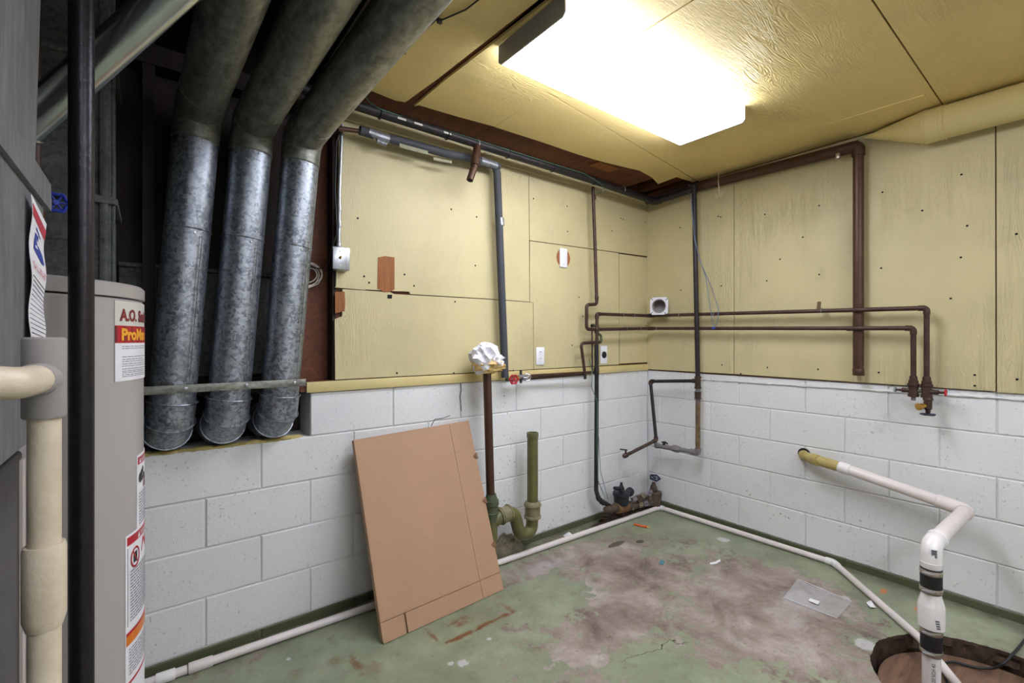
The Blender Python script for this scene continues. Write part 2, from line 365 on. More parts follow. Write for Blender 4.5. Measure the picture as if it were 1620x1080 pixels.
class MB:
    def __init__(s): s.v, s.f = [], []
    def add(s, vs, fs):
        o = len(s.v); s.v += [V(p) for p in vs]; s.f += [tuple(i + o for i in f) for f in fs]; return s
    def rings(s, rings, cap0=True, cap1=True):
        n = len(rings[0]); o = len(s.v)
        for r in rings: s.v += r
        for i in range(len(rings) - 1):
            for j in range(n):
                k = (j + 1) % n
                s.f.append((o + i * n + j, o + i * n + k, o + (i + 1) * n + k, o + (i + 1) * n + j))
        if cap0: s.f.append(tuple(o + j for j in reversed(range(n))))
        if cap1: s.f.append(tuple(o + (len(rings) - 1) * n + j for j in range(n)))
        return s
    def tube(s, path, r, seg=14, fil=0., fseg=6, cap=True, jit=0.):
        P = fillet(path, fil, fseg)
        rad = r if callable(r) else (lambda t: r)
        L = [0]
        for a, b in zip(P, P[1:]): L.append(L[-1] + (b - a).length)
        T = []
        for i in range(len(P)):
            if i == 0: t = P[1] - P[0]
            elif i == len(P) - 1: t = P[-1] - P[-2]
            else: t = (P[i + 1] - P[i]).normalized() + (P[i] - P[i - 1]).normalized()
            T.append(t.normalized())
        u, w = perp(T[0]); R = []
        for i, p in enumerate(P):
            if i:
                q = T[i - 1].rotation_difference(T[i]); u = q @ u
            u = (u - T[i] * u.dot(T[i])).normalized(); w = T[i].cross(u)
            k = 1.0
            if 0 < i < len(P) - 1:
                ca = max(.35, math.cos((P[i + 1] - P[i]).angle(P[i] - P[i - 1]) / 2)) if fil == 0 else 1.0
            else: ca = 1.0
            rr = rad(L[i] / L[-1])
            ring = []
            bis = None
            if ca < .999:
                bis = ((P[i] - P[i - 1]).normalized() - (P[i + 1] - P[i]).normalized())
                bis = bis.normalized() if bis.length > 1e-6 else None
            for j in range(seg):
                a = 2 * math.pi * j / seg
                v = (u * math.cos(a) + w * math.sin(a)) * rr
                if bis is not None:
                    b = (bis - T[i] * bis.dot(T[i])).normalized()
                    v = v + b * (v.dot(b) * (1 / ca - 1))
                ring.append(p + v)
            R.append(ring)
        return s.rings(R, cap, cap)
    def lathe(s, p0, axis, prof, seg=20, cap=True):
        p0 = V(p0); ax = V(axis).normalized(); u, w = perp(ax)
        R = [[p0 + ax * t + (u * math.cos(2 * math.pi * j / seg) + w * math.sin(2 * math.pi * j / seg)) * max(r, 1e-4) for j in range(seg)] for t, r in prof]
        return s.rings(R, cap, cap)
    def cyl(s, a, b, r, seg=16):
        a, b = V(a), V(b); return s.lathe(a, b - a, [(0, r), ((b - a).length, r)], seg)
    def box(s, lo, hi, bev=0.):
        x0, y0, z0 = lo; x1, y1, z1 = hi
        if bev <= 0:
            return s.add([(x0, y0, z0), (x1, y0, z0), (x1, y1, z0), (x0, y1, z0), (x0, y0, z1), (x1, y0, z1), (x1, y1, z1), (x0, y1, z1)],
                         [(0, 3, 2, 1), (4, 5, 6, 7), (0, 1, 5, 4), (1, 2, 6, 5), (2, 3, 7, 6), (3, 0, 4, 7)])
        bm = bmesh.new(); bmesh.ops.create_cube(bm, size=1)
        for v in bm.verts: v.co = V(((x0 + x1) / 2 + v.co.x * (x1 - x0), (y0 + y1) / 2 + v.co.y * (y1 - y0), (z0 + z1) / 2 + v.co.z * (z1 - z0)))
        bmesh.ops.bevel(bm, geom=bm.edges[:], offset=bev, segments=2, affect='EDGES', profile=.5)
        bm.verts.index_update()
        s.add([v.co.copy() for v in bm.verts], [tuple(v.index for v in f.verts) for f in bm.faces]); bm.free(); return s
    def obox(s, c, ux, uy, uz, bev=0.):           # oriented box: half axes
        c, ux, uy, uz = V(c), V(ux), V(uy), V(uz)
        t = MB().box((-1, -1, -1), (1, 1, 1)) if bev <= 0 else MB().box((-ux.length, -uy.length, -uz.length), (ux.length, uy.length, uz.length), bev)
        if bev > 0: ux, uy, uz = ux.normalized(), uy.normalized(), uz.normalized()
        return s.add([c + ux * p.x + uy * p.y + uz * p.z for p in t.v], t.f)
    def prism(s, poly, ext):
        poly = [V(p) for p in poly]; e = V(ext); n = len(poly)
        nrm = V((0, 0, 0))
        for i in range(n): nrm += poly[i].cross(poly[(i + 1) % n])
        if nrm.dot(e) > 0: poly.reverse()
        o = len(s.v); s.v += poly + [p + e for p in poly]
        s.f.append(tuple(o + i for i in range(n)))
        s.f.append(tuple(o + n + i for i in reversed(range(n))))
        for i in range(n):
            k = (i + 1) % n
            s.f.append((o + i, o + n + i, o + n + k, o + k))
        return s
    def blob(s, c, sc, sub=3, amp=.15, freq=3., seed=0., flat=None):
        bm = bmesh.new(); bmesh.ops.create_icosphere(bm, subdivisions=sub, radius=1)
        vs = []
        for v in bm.verts:
            d = v.co.normalized()
            k = 1 + amp * (mnoise.noise(d * freq + V((seed, seed * 2, 0))) + .5 * mnoise.noise(d * freq * 2.7 + V((0, seed, 3))))
            p = V((d.x * sc[0], d.y * sc[1], d.z * sc[2])) * k + V(c)
            if flat is not None and p.z < flat: p.z = flat
            vs.append(p)
        s.add(vs, [tuple(v.index for v in f.verts) for f in bm.faces]); bm.free(); return s
    def torus(s, c, axis, R, r, seg=20, rs=8, lobes=0, la=.12):
        c, ax = V(c), V(axis).normalized(); u, w = perp(ax); R_ = []
        for i in range(seg):
            a = 2 * math.pi * i / seg
            RR = R * (1 + la * math.cos(lobes * a)) if lobes else R
            d = u * math.cos(a) + w * math.sin(a)
            R_.append([c + d * (RR + r * math.cos(2 * math.pi * j / rs)) + ax * r * math.sin(2 * math.pi * j / rs) for j in range(rs)])
        o = len(s.v); n = rs
        for q in R_: s.v += q
        for i in range(seg):
            for j in range(rs):
                i2, j2 = (i + 1) % seg, (j + 1) % rs
                s.f.append((o + i * n + j, o + i2 * n + j, o + i2 * n + j2, o + i * n + j2))
        return s
    def build(s, name, mat, parent=None, smooth=True, angle=38, origin=None):
        me = bpy.data.meshes.new(name)
        if parent is not None: org = LOC[parent.name]
        else:
            if origin is None:
                xs = [p.x for p in s.v]; ys = [p.y for p in s.v]; zs = [p.z for p in s.v]
                origin = ((min(xs) + max(xs)) / 2, (min(ys) + max(ys)) / 2, min(zs))
            org = V(origin)
        me.from_pydata([p - org for p in s.v], [], s.f)
        bm = bmesh.new(); bm.from_mesh(me); bmesh.ops.recalc_face_normals(bm, faces=bm.faces); bm.to_mesh(me); bm.free()
        me.materials.append(M[mat] if isinstance(mat, str) else mat)
        if smooth:
            me.polygons.foreach_set('use_smooth', [True] * len(me.polygons))
            me.set_sharp_from_angle(angle=math.radians(angle))
        o = bpy.data.objects.new(name, me); COL.objects.link(o)
        if parent is not None: o.parent = parent
        else: o.location = org
        LOC[o.name] = org
        return o
def struct(name, mb, mat, smooth=False):
    return tag(mb.build(name, mat, None, smooth, origin=(0, 0, 0)), kind='structure')
def elbow(root, path, i, r, ln, mat, name='elbow', fil=None):
    a, b, c = V(path[i - 1]), V(path[i]), V(path[i + 1])
    p = [b + (a - b).normalized() * ln, b, b + (c - b).normalized() * ln]
    return MB().tube(p, r, 16, fil if fil else ln * .8, 6).build(name, mat, root)
def coupling(root, p, axis, r, ln, mat, name='coupling', lip=.0):
    p, ax = V(p), V(axis).normalized()
    pr = [(0, r + lip), (ln * .12, r + lip), (ln * .14, r), (ln * .86, r), (ln * .88, r + lip), (ln, r + lip)] if lip else [(0, r * .96), (ln * .06, r), (ln * .94, r), (ln, r * .96)]
    return MB().lathe(p - ax * ln / 2, ax, pr, 18).build(name, mat, root)
def handwheel(root, c, axis, R, mat, name='handwheel', lobes=5):
    c, ax = V(c), V(axis).normalized(); u, w = perp(ax)
    m = MB().torus(c, ax, R, R * .2, 30, 8, lobes, .1)
    for k in range(lobes):
        a = 2 * math.pi * k / lobes
        m.cyl(c, c + (u * math.cos(a) + w * math.sin(a)) * R, R * .12, 6)
    m.lathe(c - ax * R * .18, ax, [(0, R * .28), (R * .36, R * .28)], 10)
    return m.build(name, mat, root)
def text_mesh(body, size, bold=0.0):
    cu = bpy.data.curves.new('lettering', 'FONT'); cu.body = body; cu.size = size; cu.resolution_u = 3; cu.offset = bold
    to = bpy.data.objects.new('lettering_tmp', cu); COL.objects.link(to)
    dg = bpy.context.evaluated_depsgraph_get(); dg.update()
    me = bpy.data.meshes.new_from_object(to.evaluated_get(dg))
    vs = [v.co.copy() for v in me.vertices]; fs = [tuple(p.vertices) for p in me.polygons]
    bpy.data.objects.remove(to); bpy.data.curves.remove(cu); bpy.data.meshes.remove(me)
    return vs, fs

# ================================================================== THE SETTING
PIT_C, PIT_R = V((2.434, .226, 0)), .388
def pit_ring(n, r, z, amp, seed=0.):
    out = []
    for k in range(n):
        a = 2 * math.pi * k / n
        d = V((math.cos(a), math.sin(a), 0))
        q = r + amp * (mnoise.noise(d * 5 + V((seed, 0, z * 9))) + .8 * mnoise.noise(d * 17 + V((seed, 3, z * 9))) + .6 * mnoise.noise(d * 45 + V((seed, 3, z * 40))))
        out.append(V((PIT_C.x + d.x * q, PIT_C.y + d.y * q, z)))
    return out
bm = bmesh.new()
outer = [bm.verts.new(p) for p in ((-2.1, -2.4, 0), (3.2, -2.4, 0), (3.2, 2.3, 0), (-2.1, 2.3, 0))]
inner = [bm.verts.new(p) for p in pit_ring(160, PIT_R, 0, .006)]
ed = [bm.edges.new((l[i], l[(i + 1) % len(l)])) for l in (outer, inner) for i in range(len(l))]
bmesh.ops.triangle_fill(bm, use_beauty=True, edges=ed)
bm.verts.index_update()
mbf = MB().add([v.co.copy() for v in bm.verts], [tuple(v.index for v in f.verts) for f in bm.faces]); bm.free()
floor = struct('floor', mbf, 'floor')
for p in floor.data.polygons:
    if p.normal.z < 0: p.flip()
MB().rings([pit_ring(160, PIT_R, 0, .006), pit_ring(160, PIT_R - .004, -.012, .012), pit_ring(160, PIT_R - .002, -.03, .02, 2.), pit_ring(160, PIT_R - .006, -.05, .022, 4.), pit_ring(160, PIT_R - .004, -.075, .012, 6.), pit_ring(160, PIT_R - .004, -.12, .01, 6.)], False, True).build('pit_edge', 'concrete_dark', floor)

# block courses (world heights of the bed joints)
ZC = [1.0583, .8551, .6519, .4487, .2455, .0423, -.1609]
BL, BH, JT = .4064, .2032, .0058
def block_mesh(name, L, H, mat):
    m = MB(); e = .0035; d = .0045
    o = [(JT / 2, JT / 2), (L - JT / 2, JT / 2), (L - JT / 2, H - JT / 2), (JT / 2, H - JT / 2)]
    i_ = [(JT / 2 + e, JT / 2 + e), (L - JT / 2 - e, JT / 2 + e), (L - JT / 2 - e, H - JT / 2 - e), (JT / 2 + e, H - JT / 2 - e)]
    m.add([(x, 0, z) for x, z in i_] + [(x, d, z) for x, z in o] + [(x, .05, z) for x, z in o],
          [(0, 1, 2, 3)] + [(4 + k, 4 + (k + 1) % 4, (k + 1) % 4, k) for k in range(4)] + [(8 + k, 8 + (k + 1) % 4, 4 + (k + 1) % 4, 4 + k) for k in range(4)])
    me = bpy.data.meshes.new(name); me.from_pydata(m.v, [], m.f); me.materials.append(M[mat])
    return me
BM = {}
def get_block(L, H, mat):
    k = (round(L, 3), round(H, 3), mat)
    if k not in BM: BM[k] = block_mesh('block', L, H, mat)
    return BM[k]
def lay(wall, along, lo, hi, phase, plane, rows):
    for r, (zt, zb, mat, x_from) in rows:
        x = lo if x_from is None else x_from
        ph = phase + (0 if r % 2 else BL / 2)
        while x < hi - .02:
            nx = ph + math.ceil((x - ph + .02) / BL) * BL
            nx = min(nx, hi)
            if nx - x > .03:
                o = bpy.data.objects.new('block', get_block(nx - x, zt - zb, mat)); COL.objects.link(o); o.parent = wall
                j = random.uniform(-.0012, .0012)
                if along == 'x': o.location = (x, plane + j, zb)
                else:
                    o.location = (plane + j, nx, zb); o.rotation_euler = (0, 0, -math.pi / 2)
            x = nx
def rowspec(cut=None):
    out = []
    for r in range(-1, 5):
        zt, zb = ZC[r + 1], ZC[r + 2]
        out.append((r, (zt, zb, 'block_green' if r == 4 else 'block', cut if r == -1 else None)))
    return out
wb = struct('wall_back', MB().box((-2.1, DA + .0065, -.2), (3.4, 2.48, .8551)).box((.592, DA + .0065, .8551), (3.4, 2.48, 1.0583)), 'mortar')
lay(wb, 'x', -1.05, DB, .1834, DA, rowspec(.5896))
MB().box((-2.1, DA + .0035, -.2), (DB + .01, DA + .006, .0390)).build('base_mortar', 'block_green', wb, False)
wr = struct('wall_right', MB().box((DB + .0065, -2.4, -.2), (3.36, 2.48, 1.0583)), 'mortar')
MB().box((DB + .0035, -2.4, -.2), (DB + .006, DA + .01, .0390)).build('base_mortar', 'block_green', wr, False)
lay(wr, 'y', -.9, DA, .3263, DB, rowspec())
struct('wall_left', MB().box((-2.3, -2.4, 0), (-2.1, 2.48, 2.7)), 'block')
struct('wall_front', MB().box((-2.3, -2.6, 0), (3.4, -2.4, 2.7)), 'block')
# framing above the blocks
MB().box((.71, DA + .012, 1.06), (3.4, 2.48, 2.66)).build('stud_backing', 'wood', wb, False)
MB().box((-2.1, 2.372, 1.06), (.71, 2.48, 2.66)).build('sheathing', 'wood_shaded', wb, False)
MB().box((-2.1, 2.465, .84), (.6, 2.5, 1.07)).build('opening_back', 'wood_shaded', wb, False)
MB().box((.50, 2.362, 1.1), (.70, 2.371, 2.3)).build('lit_backing_board', 'wood', wb, False)  # lighter wood stands for the lit part of the cavity back
for x0, x1 in ((.693, .71), (-.02, .02), (-.5, -.46)):
    MB().box((x0, DA + .01, 1.1), (x1, 2.38, 2.66), .002).build('stud', 'wood_shaded', wb, False)
MB().box((.545, DA - .002, 1.062), (3.12, 2.38, 1.108), .002).build('sill_plate', 'wood', wb, False)
MB().box((-2.1, DA + .003, 2.37), (.72, 2.38, 2.45), .002).build('top_plate', 'wood_shaded', wb, False)
# crumbled mortar bed along the bottom of the duct opening
mt = MB()
for k in range(16):
    x = -.1 + k * .042
    mt.blob((x, DA + .015 + random.uniform(-.004, .004), .856), (.034, .016, .009 + random.random() * .006), 2, .4, 3, k)
tag(mt.build('broken_mortar', 'pvc_yellow', wb), kind='stuff')

# painted plywood sheets of the back wall (x, z)
def sheet_a(poly, th=.013, front=DA - .006):
    MB().prism([(x, front, z) for x, z in poly], (0, th, 0)).build('panel', 'ply', wb, False)
g_ = .002
sheet_a([(.702, 1.552), (.706, 1.56), (.722, 2.36), (1.905, 2.36), (1.913, 1.543), (1.75, 1.545), (1.60, 1.546), (1.09, 1.543), (1.085, 1.556), (1.0, 1.553), (.85, 1.552), (.85, 1.549)])
sheet_a([(.703, 1.112), (.700, 1.40), (.735, 1.415), (.737, 1.546), (.98, 1.546), (1.0, 1.538), (1.09, 1.538), (1.6, 1.541), (1.942, 1.539), (1.946, 1.112)])
sheet_a([(1.915, 1.935), (1.909, 2.36), (3.15, 2.36), (3.15, 1.968)])
sheet_a([(1.950, 1.112), (1.946, 1.539), (1.917, 1.543), (1.917, 1.930), (2.788, 1.953), (2.794, 1.114)])
sheet_a([(2.806, 1.120), (2.801, 1.948), (3.148, 1.957), (3.148, 1.120)], .010, DA - .004)
tr = struct('trim_1', MB().box((.572, DA - .014, 1.058), (3.146, DA + .004, 1.107), .002), 'yellow', True)
tr2 = struct('trim_2', MB().box((.735, DA - .02, 2.362), (3.15, DA + .004, 2.444), .002), 'ply', True)
# bare wood where paint came off with a removed box
def bare(poly, wall=wb, th=.002):
    MB().prism([A(px, py, .0065) for px, py in poly], (0, -th, 0)).build('bare_patch', 'wood_raw', wall, False)
bare([(598, 407), (609, 405), (624, 407), (624, 458), (615, 462), (606, 462), (602, 458), (597, 457)])
bare([(530, 462), (545, 461), (546, 480), (545, 492), (535, 494), (530, 496)])
MB().prism([A(613, 466, .007), A(620, 466, .007), A(620, 472, .007), A(613, 472, .007)], (0, -.002, 0)).build('knockout', 'void', wb, False)
# panels of the right wall (y, z)
def sheet_b(poly, th=.013, front=DB - .013):
    MB().prism([(front, y, z) for y, z in poly], (th, 0, 0)).build('panel', 'ply', wr, False)
sheet_b([(2.272, 1.066), (2.272, 2.44), (1.573, 2.44), (1.572, 1.068)])
sheet_b([(1.568, 1.068), (1.569, 2.44), (.331, 2.44), (.329, 1.060)])
sheet_b([(.324, 1.056), (.326, 2.44), (-.9, 2.44), (-.9, 1.056)])
MB().box((DB - .002, -2.4, 1.058), (3.36, 2.48, 2.66)).build('stud_backing', 'wood', wr, False)
# ragged caulk and mortar bead under the panels
mt = MB()
for k in range(26):
    px = 1110 + k * 20
    p = B(px, 590 + (px - 1030) * .0622 + 5, .004)
    mt.blob(p, (.006, .045, .0045 + .003 * random.random()), 2, .35, 2.5, k)
tag(mt.build('caulk_bead', 'mortar', wr), kind='stuff')
# nail heads
def nails(wall, pts, f, off):
    m = MB()
    ax = (0, -1, 0) if f is A else (-1, 0, 0)
    for px, py in pts: m.lathe(f(px, py, off), ax, [(0, .0052), (.0015, .0045)], 8)
    tag(m.build('nail_heads', 'void', wall), kind='stuff')
nails(wr, [(1076, 360), (1077, 459), (1136, 342), (1140, 343), (1141, 452), (1210, 339), (1213, 444), (1234, 410), (1296, 325), (1296, 434), (1270, 375), (1396, 304), (1459, 333), (1521, 276), (1520, 407), (1394, 424), (1504, 472), (1542, 593), (1542, 610), (1609, 600), (1390, 589), (1142, 577), (1214, 581), (1294, 584), (1172, 591), (1130, 296), (1608, 370), (1530, 357)], B, .0135)
nails(wb, [(714, 331), (754, 343), (844, 314), (897, 326), (968, 365), (982, 345), (986, 347), (1021, 351), (898, 366), (576, 437), (584, 447), (655, 452), (640, 434), (720, 477), (718, 590), (628, 590), (812, 586), (905, 546), (922, 500), (1022, 515), (916, 470), (752, 420), (566, 345)], A, .007)
# cracks in the block wall
def crack(wall, pts, f):
    MB().tube([f(x, y, .0012) for x, y in pts], .0018, 5).build('crack', 'void', wall)
crack(wb, [(729, 606), (730, 618), (727, 626), (729, 638), (730, 650)], A)
crack(wb, [(712, 657), (701, 661), (688, 663), (684, 670), (682, 674)], A)
mt = MB()
for k in range(46):
    cx, cy = random.choice([(895, 812), (885, 825), (905, 800), (868, 838), (790, 840), (785, 800), (788, 637), (812, 735), (1240, 810), (1175, 785)])
    px, py = random.gauss(cx, 11), random.gauss(cy, 9)
    f, ax = (A, (0, -1, 0)) if px < 1000 else (B, (-1, 0, 0))
    p = f(px, py, .0008)
    mt.lathe(p, ax, [(0, .002 + random.random() * .003), (.001, .0015)], 6)
tag(mt.build('paint_chips', 'concrete', wb), kind='stuff')

# ------------------------------------------------------------------ ceiling
ce = struct('ceiling', MB().box((-2.3, -2.6, 2.66), (3.4, 2.5, 2.72)), 'wood_shaded')
for x in (-1.43, -1.02, -.62, -.21, .2, .61, 1.03, 1.43, 1.84, 2.25, 2.66, 3.06):
    MB().box((x - .022, -2.38, 2.462), (x + .022, 2.372, 2.66), .002).build('joist', 'wood' if x > .9 else 'wood_shaded', ce, False)  # joists over the left bays take the shaded copy of the wood
MB().box((.62, 1.99, 2.4605), (2.86, 2.29, 2.4625)).build('blocking', 'wood', ce, False)
MB().box((2.3, 2.03, 2.452), (2.5, 2.12, 2.46)).build('shim', 'wood_raw', ce, False)
def sheet_c(poly, z=CE, th=.012, mat='ply_c', name='panel'):
    MB().prism([(x, y, z) for x, y in poly], (0, 0, th)).build(name, mat, ce, False)
sheet_c([(.79, -2.38), (1.05, -2.38), (1.035, 1.157), (1.0, 1.8), (.975, 2.085), (.93, 2.10), (.80, 2.085)])
sheet_c([(1.025, 2.095), (1.04, 2.07), (1.25, 2.055), (1.463, 2.03), (1.441, .874), (1.441, -2.38), (1.085, -2.38), (1.064, 1.157), (1.03, 1.8)])
sheet_c([(1.446, .490), (3.141, .502), (3.141, 1.826), (2.835, 1.784), (1.452, 1.596)])
sheet_c([(1.453, 1.602), (2.835, 1.790), (3.12, 1.832), (3.12, 1.862), (2.93, 1.872), (2.955, 2.04), (2.80, 1.985), (2.62, 1.955), (2.5, 1.975), (2.3, 2.005), (2.1, 2.018), (1.8, 2.02), (1.467, 2.032)])
sheet_c([(1.446, .484), (3.141, .496), (3.141, -2.38), (1.446, -2.38)])
sheet_c([(-2.1, -2.38), (.785, -2.38), (.785, .35), (-2.1, .35)])
sheet_c([(2.831, .914), (2.847, .530), (2.995, .526), (3.02, .545), (3.12, .860), (3.10, .88)], CE - .005, .0045, 'ply_c', 'cover_patch')
MB().box((.755, .35, CE - .012), (.785, 2.08, CE + .012), .002).build('cove_strip', 'ply_c', ce, False)

# ================================================================== THINGS
# ---- fluorescent ceiling fixture and two added fill fixtures
def fixture(label, x0, x1, y0, y1, lens, group):
    zt, zb = CE, CE - .078
    t = thing('ceiling_light', label, 'lamp', ((x0 + x1) / 2, (y0 + y1) / 2, zb), group)
    MB().box((x0 + .004, y0 + .05, zt - .045), (x1 - .004, y1 - .05, zt - .001), .002).build('housing', 'fixture', t, False)
    e = .006
    m = MB()
    prof = [(y0, zt - .018), (y0, zb + .012), (y0 + .012, zb), (y1 - .012, zb), (y1, zb + .012), (y1, zt - .018)]
    inn = [(y1 - .003, zt - .018), (y1 - .003, zb + .013), (y1 - .013, zb + .003), (y0 + .013, zb + .003), (y0 + .003, zb + .013), (y0 + .003, zt - .018)]
    m.prism([(x0 + e, y, z) for y, z in prof + inn], (x1 - x0 - 2 * e, 0, 0)).build('lens', lens, t, False)
    for a, b in ((x0, x0 + e), (x1 - e, x1)):
        MB().prism([(a, y, z) for y, z in [(y0 - .002, zt - .002), (y0 - .002, zb + .012), (y0 + .012, zb - .002), (y1 - .012, zb - .002), (y1 + .002, zb + .012), (y1 + .002, zt - .002)]], (b - a, 0, 0)).build('end_plate', 'fixture', t, False)
    return t
fixture('long white fluorescent fixture with glowing prismatic lens on the yellow ceiling', 1.072, 2.30, 1.095, 1.458, 'lens', 'fluorescent ceiling fixtures')
fixture('added fill light fixture on the ceiling behind the viewer', 1.2, 2.43, -1.3, -0.94, 'lens_fill', 'fluorescent ceiling fixtures')  # this and the next are unseen, added to even out the light
fixture('third fluorescent fixture on the ceiling behind the viewer, nearer the furnace', -.06, 1.17, -.60, -.24, 'lens_fill', 'fluorescent ceiling fixtures')

# ---- three galvanized ducts
def ring_bead(root, p, ax, r, mat, rr=.0035, name='seam_bead'):
    return MB().torus(p, ax, r, rr, 28, 6).build(name, mat, root)
DUCTL = ['leftmost galvanized round duct, next to the water heater', 'middle galvanized round duct of the three bending down from the ceiling', 'rightmost galvanized round duct, next to the switch box on the yellow panel']
for k in range(3):
    dx = (-.378, -.19, 0)[k]; R = .076
    E_ = V((.53 + dx, 2.165, 2.185)); T_ = V((.572 + dx, 1.213, 2.25)); far = E_ + (T_ - E_) * 3.0
    far.z = min(far.z, 2.36)
    bt = V((.450 + dx, 2.222, 1.055))
    t = thing('round_duct', DUCTL[k], 'duct', (bt.x, bt.y, .86), 'galvanized ducts bending down the back wall')
    up = (T_ - E_).normalized(); dn = (bt - E_).normalized()
    MB().tube([far, E_ + up * .17], R, 28).build('upper_run', 'galv_dusty', t)
    path = fillet([E_ + up * .18, E_, E_ + dn * .12], .13, 4)
    MB().tube(path, R + .002, 28).build('elbow', 'galv_dusty', t, True, 20)
    for q, d in ((path[1], up), (path[2], None), (path[3], None), (E_ + dn * .118, dn)):
        if d is None:
            i = path.index(q); d = path[i + 1] - path[i - 1]
        ring_bead(t, q, d, R + .001, 'galv_dusty', .003)
    MB().tube([E_ + dn * .11, bt], R, 28).build('lower_run', 'galv', t)
    mid = E_ + dn * (.46 + .01 * k)
    ring_bead(t, mid, dn, R + .0005, 'galv', .003)
    u, w = perp(dn)
    side = V((.25, -.97, 0)).normalized()
    for s_ in (E_ + dn * .135, mid + dn * .02):
        MB().lathe(s_ + side * (R - .001), side, [(0, .005), (.004, .004)], 8).build('screw', 'zinc', t)
    MB().tube([mid + dn * .03 + side * R * .995 + V((.025, 0, 0)), bt + dn * -.05 + side * R * .995 + V((.025, 0, 0))], .0018, 5).build('lock_seam', 'galv', t)
    g1 = [bt - dn * .012, bt + V((-.006, .008, -.062)), bt + V((-.014, .055, -.105)), bt + V((-.02, .125, -.12)), bt + V((-.02, .225, -.12))]
    MB().tube(g1, R + .003, 28).build('boot_elbow', 'galv', t, True, 14)
    for i in (0, 1, 2):
        d = (g1[i + 1] - g1[i]) if i == 0 else (g1[i + 1] - g1[i]).normalized() + (g1[i] - g1[i - 1]).normalized()
        ring_bead(t, g1[i], d, R + .006, 'galv', .003)
# hanger strap across the ducts
t = thing('hanger_strap', 'flat galvanized strap running across the three ducts', 'bracket', (.22, 2.14, 1.1))
MB().box((-.10, 2.129, 1.104), (.535, 2.134, 1.134), .001).build('strap', 'galv_dusty', t)
for x in (.11, .31, .49): MB().lathe((x, 2.129, 1.12), (0, -1, 0), [(0, .007), (.004, .006), (.005, .003)], 8).build('screw', 'zinc', t)

# ---- water heater
HC, HR = V((-.27, 1.577, 0)), .26
def hmap(phi, z, r=HR): return V((HC.x + math.cos(phi) * r, HC.y + math.sin(phi) * r, z))
t = thing('water_heater', 'tall grey cylindrical water heater with red and yellow brand label', 'water heater', (HC.x, HC.y, 0))
MB().lathe(HC + V((0, 0, .05)), (0, 0, 1), [(0, HR - .004), (.004, HR), (1.347, HR), (1.351, HR - .004)], 72).build('jacket', 'heater', t)
MB().lathe(HC + V((0, 0, 1.404)), (0, 0, 1), [(0, HR - .001), (.001, HR + .002), (.028, HR + .002), (.034, HR - .004), (.037, HR - .03), (.037, .01)], 72).build('top_cap', 'heater', t)
MB().lathe(HC, (0, 0, 1), [(0, HR - .01), (.05, HR - .01)], 48).build('base', 'black', t)
def decal(root, name, ph0, arc, z0, z1, mat, r):           # a sheet wrapped on the jacket; arc is its width in metres
    m = MB(); n = 14; vs = []; fs = []
    for i in range(n + 1):
        p = math.radians(ph0) + arc / HR * i / n
        vs += [hmap(p, z0, r), hmap(p, z1, r), hmap(p, z0, r - .0012), hmap(p, z1, r - .0012)]
    for i in range(n):
        a, b = i * 4, i * 4 + 4
        fs += [(a, b, b + 1, a + 1), (a + 1, b + 1, b + 3, a + 3), (a, a + 2, b + 2, b)]
    fs += [(0, 1, 3, 2), (n * 4, n * 4 + 2, n * 4 + 3, n * 4 + 1)]
    return MB().add(vs, fs).build(name, mat, root)
def htext(root, body, ph0, u0, z0, cap, mat, r, sx=1.0, bold=0.0, name='lettering'):
    vs, fs = text_mesh(body, cap / .7, bold)
    MB().add([hmap(math.radians(ph0) + (u0 + v.x * sx) / HR, z0 + v.y, r) for v in vs], fs).build(name, mat, root, False)
def hlines(root, ph0, u0, u1, rows, mat, r, h=.0022, ragged=.3, name='fine_print'):
    m = MB()
    for z in rows:
        u = u0
        end = u1 - random.random() * ragged * (u1 - u0)
        while u < end:
            l = random.uniform(.006, .02); l = min(l, end - u)
            if l > .003:
                q = [hmap(math.radians(ph0) + uu / HR, z + zz, r) for uu, zz in ((u, 0), (u + l, 0), (u + l, h), (u, h))]
                m.add(q, [(0, 1, 2, 3)])
            u += l + .0025
    return tag(m.build(name, mat, root, False), kind='stuff')
ph = -37.1
lb = decal(t, 'brand_label', ph, .25, 1.205, 1.3955, 'label_pale', HR + .0014)
decal(lb, 'red_band', ph, .25, 1.296, 1.337, 'label_red', HR + .002)
for k in range(9):
    decal(lb, 'band_stripe', ph + k * 6, .006, 1.297, 1.336, 'label_darkred', HR + .0023)
decal(lb, 'white_field', ph, .25, 1.2055, 1.2955, 'paper', HR + .002)
htext(lb, 'A.O. Smith', ph, .015, 1.3495, .0265, 'label_darkred', HR + .0024, .88, .0017)
htext(lb, 'ProMax', ph, .017, 1.304, .026, 'label_yellow', HR + .0027, 1.08, .0019)
hlines(lb, ph, .02, .23, [1.287, 1.282], 'ink_grey', HR + .0024, .0016)
hlines(lb, ph, .02, .22, [1.262, 1.256, 1.251, 1.245, 1.24, 1.233, 1.228, 1.224, 1.219, 1.215], 'ink_grey', HR + .0024, .0016, .5)
ph = -18.9
lb = decal(t, 'hazard_label', ph, .14, .823, 1.014, 'paper', HR + .0014)
decal(lb, 'red_band', ph + 1, .132, .990, 1.008, 'label_red', HR + .002)
htext(lb, 'WARNING', ph, .026, .993, .011, 'paper', HR + .0024, .8)
MB().add([hmap(math.radians(ph) + u / HR, z, HR + .0024) for u, z in ((.012, .9935), (.024, .9935), (.018, 1.005))], [(0, 1, 2)]).build('hazard_triangle', 'paper', lb, False)
m = MB()
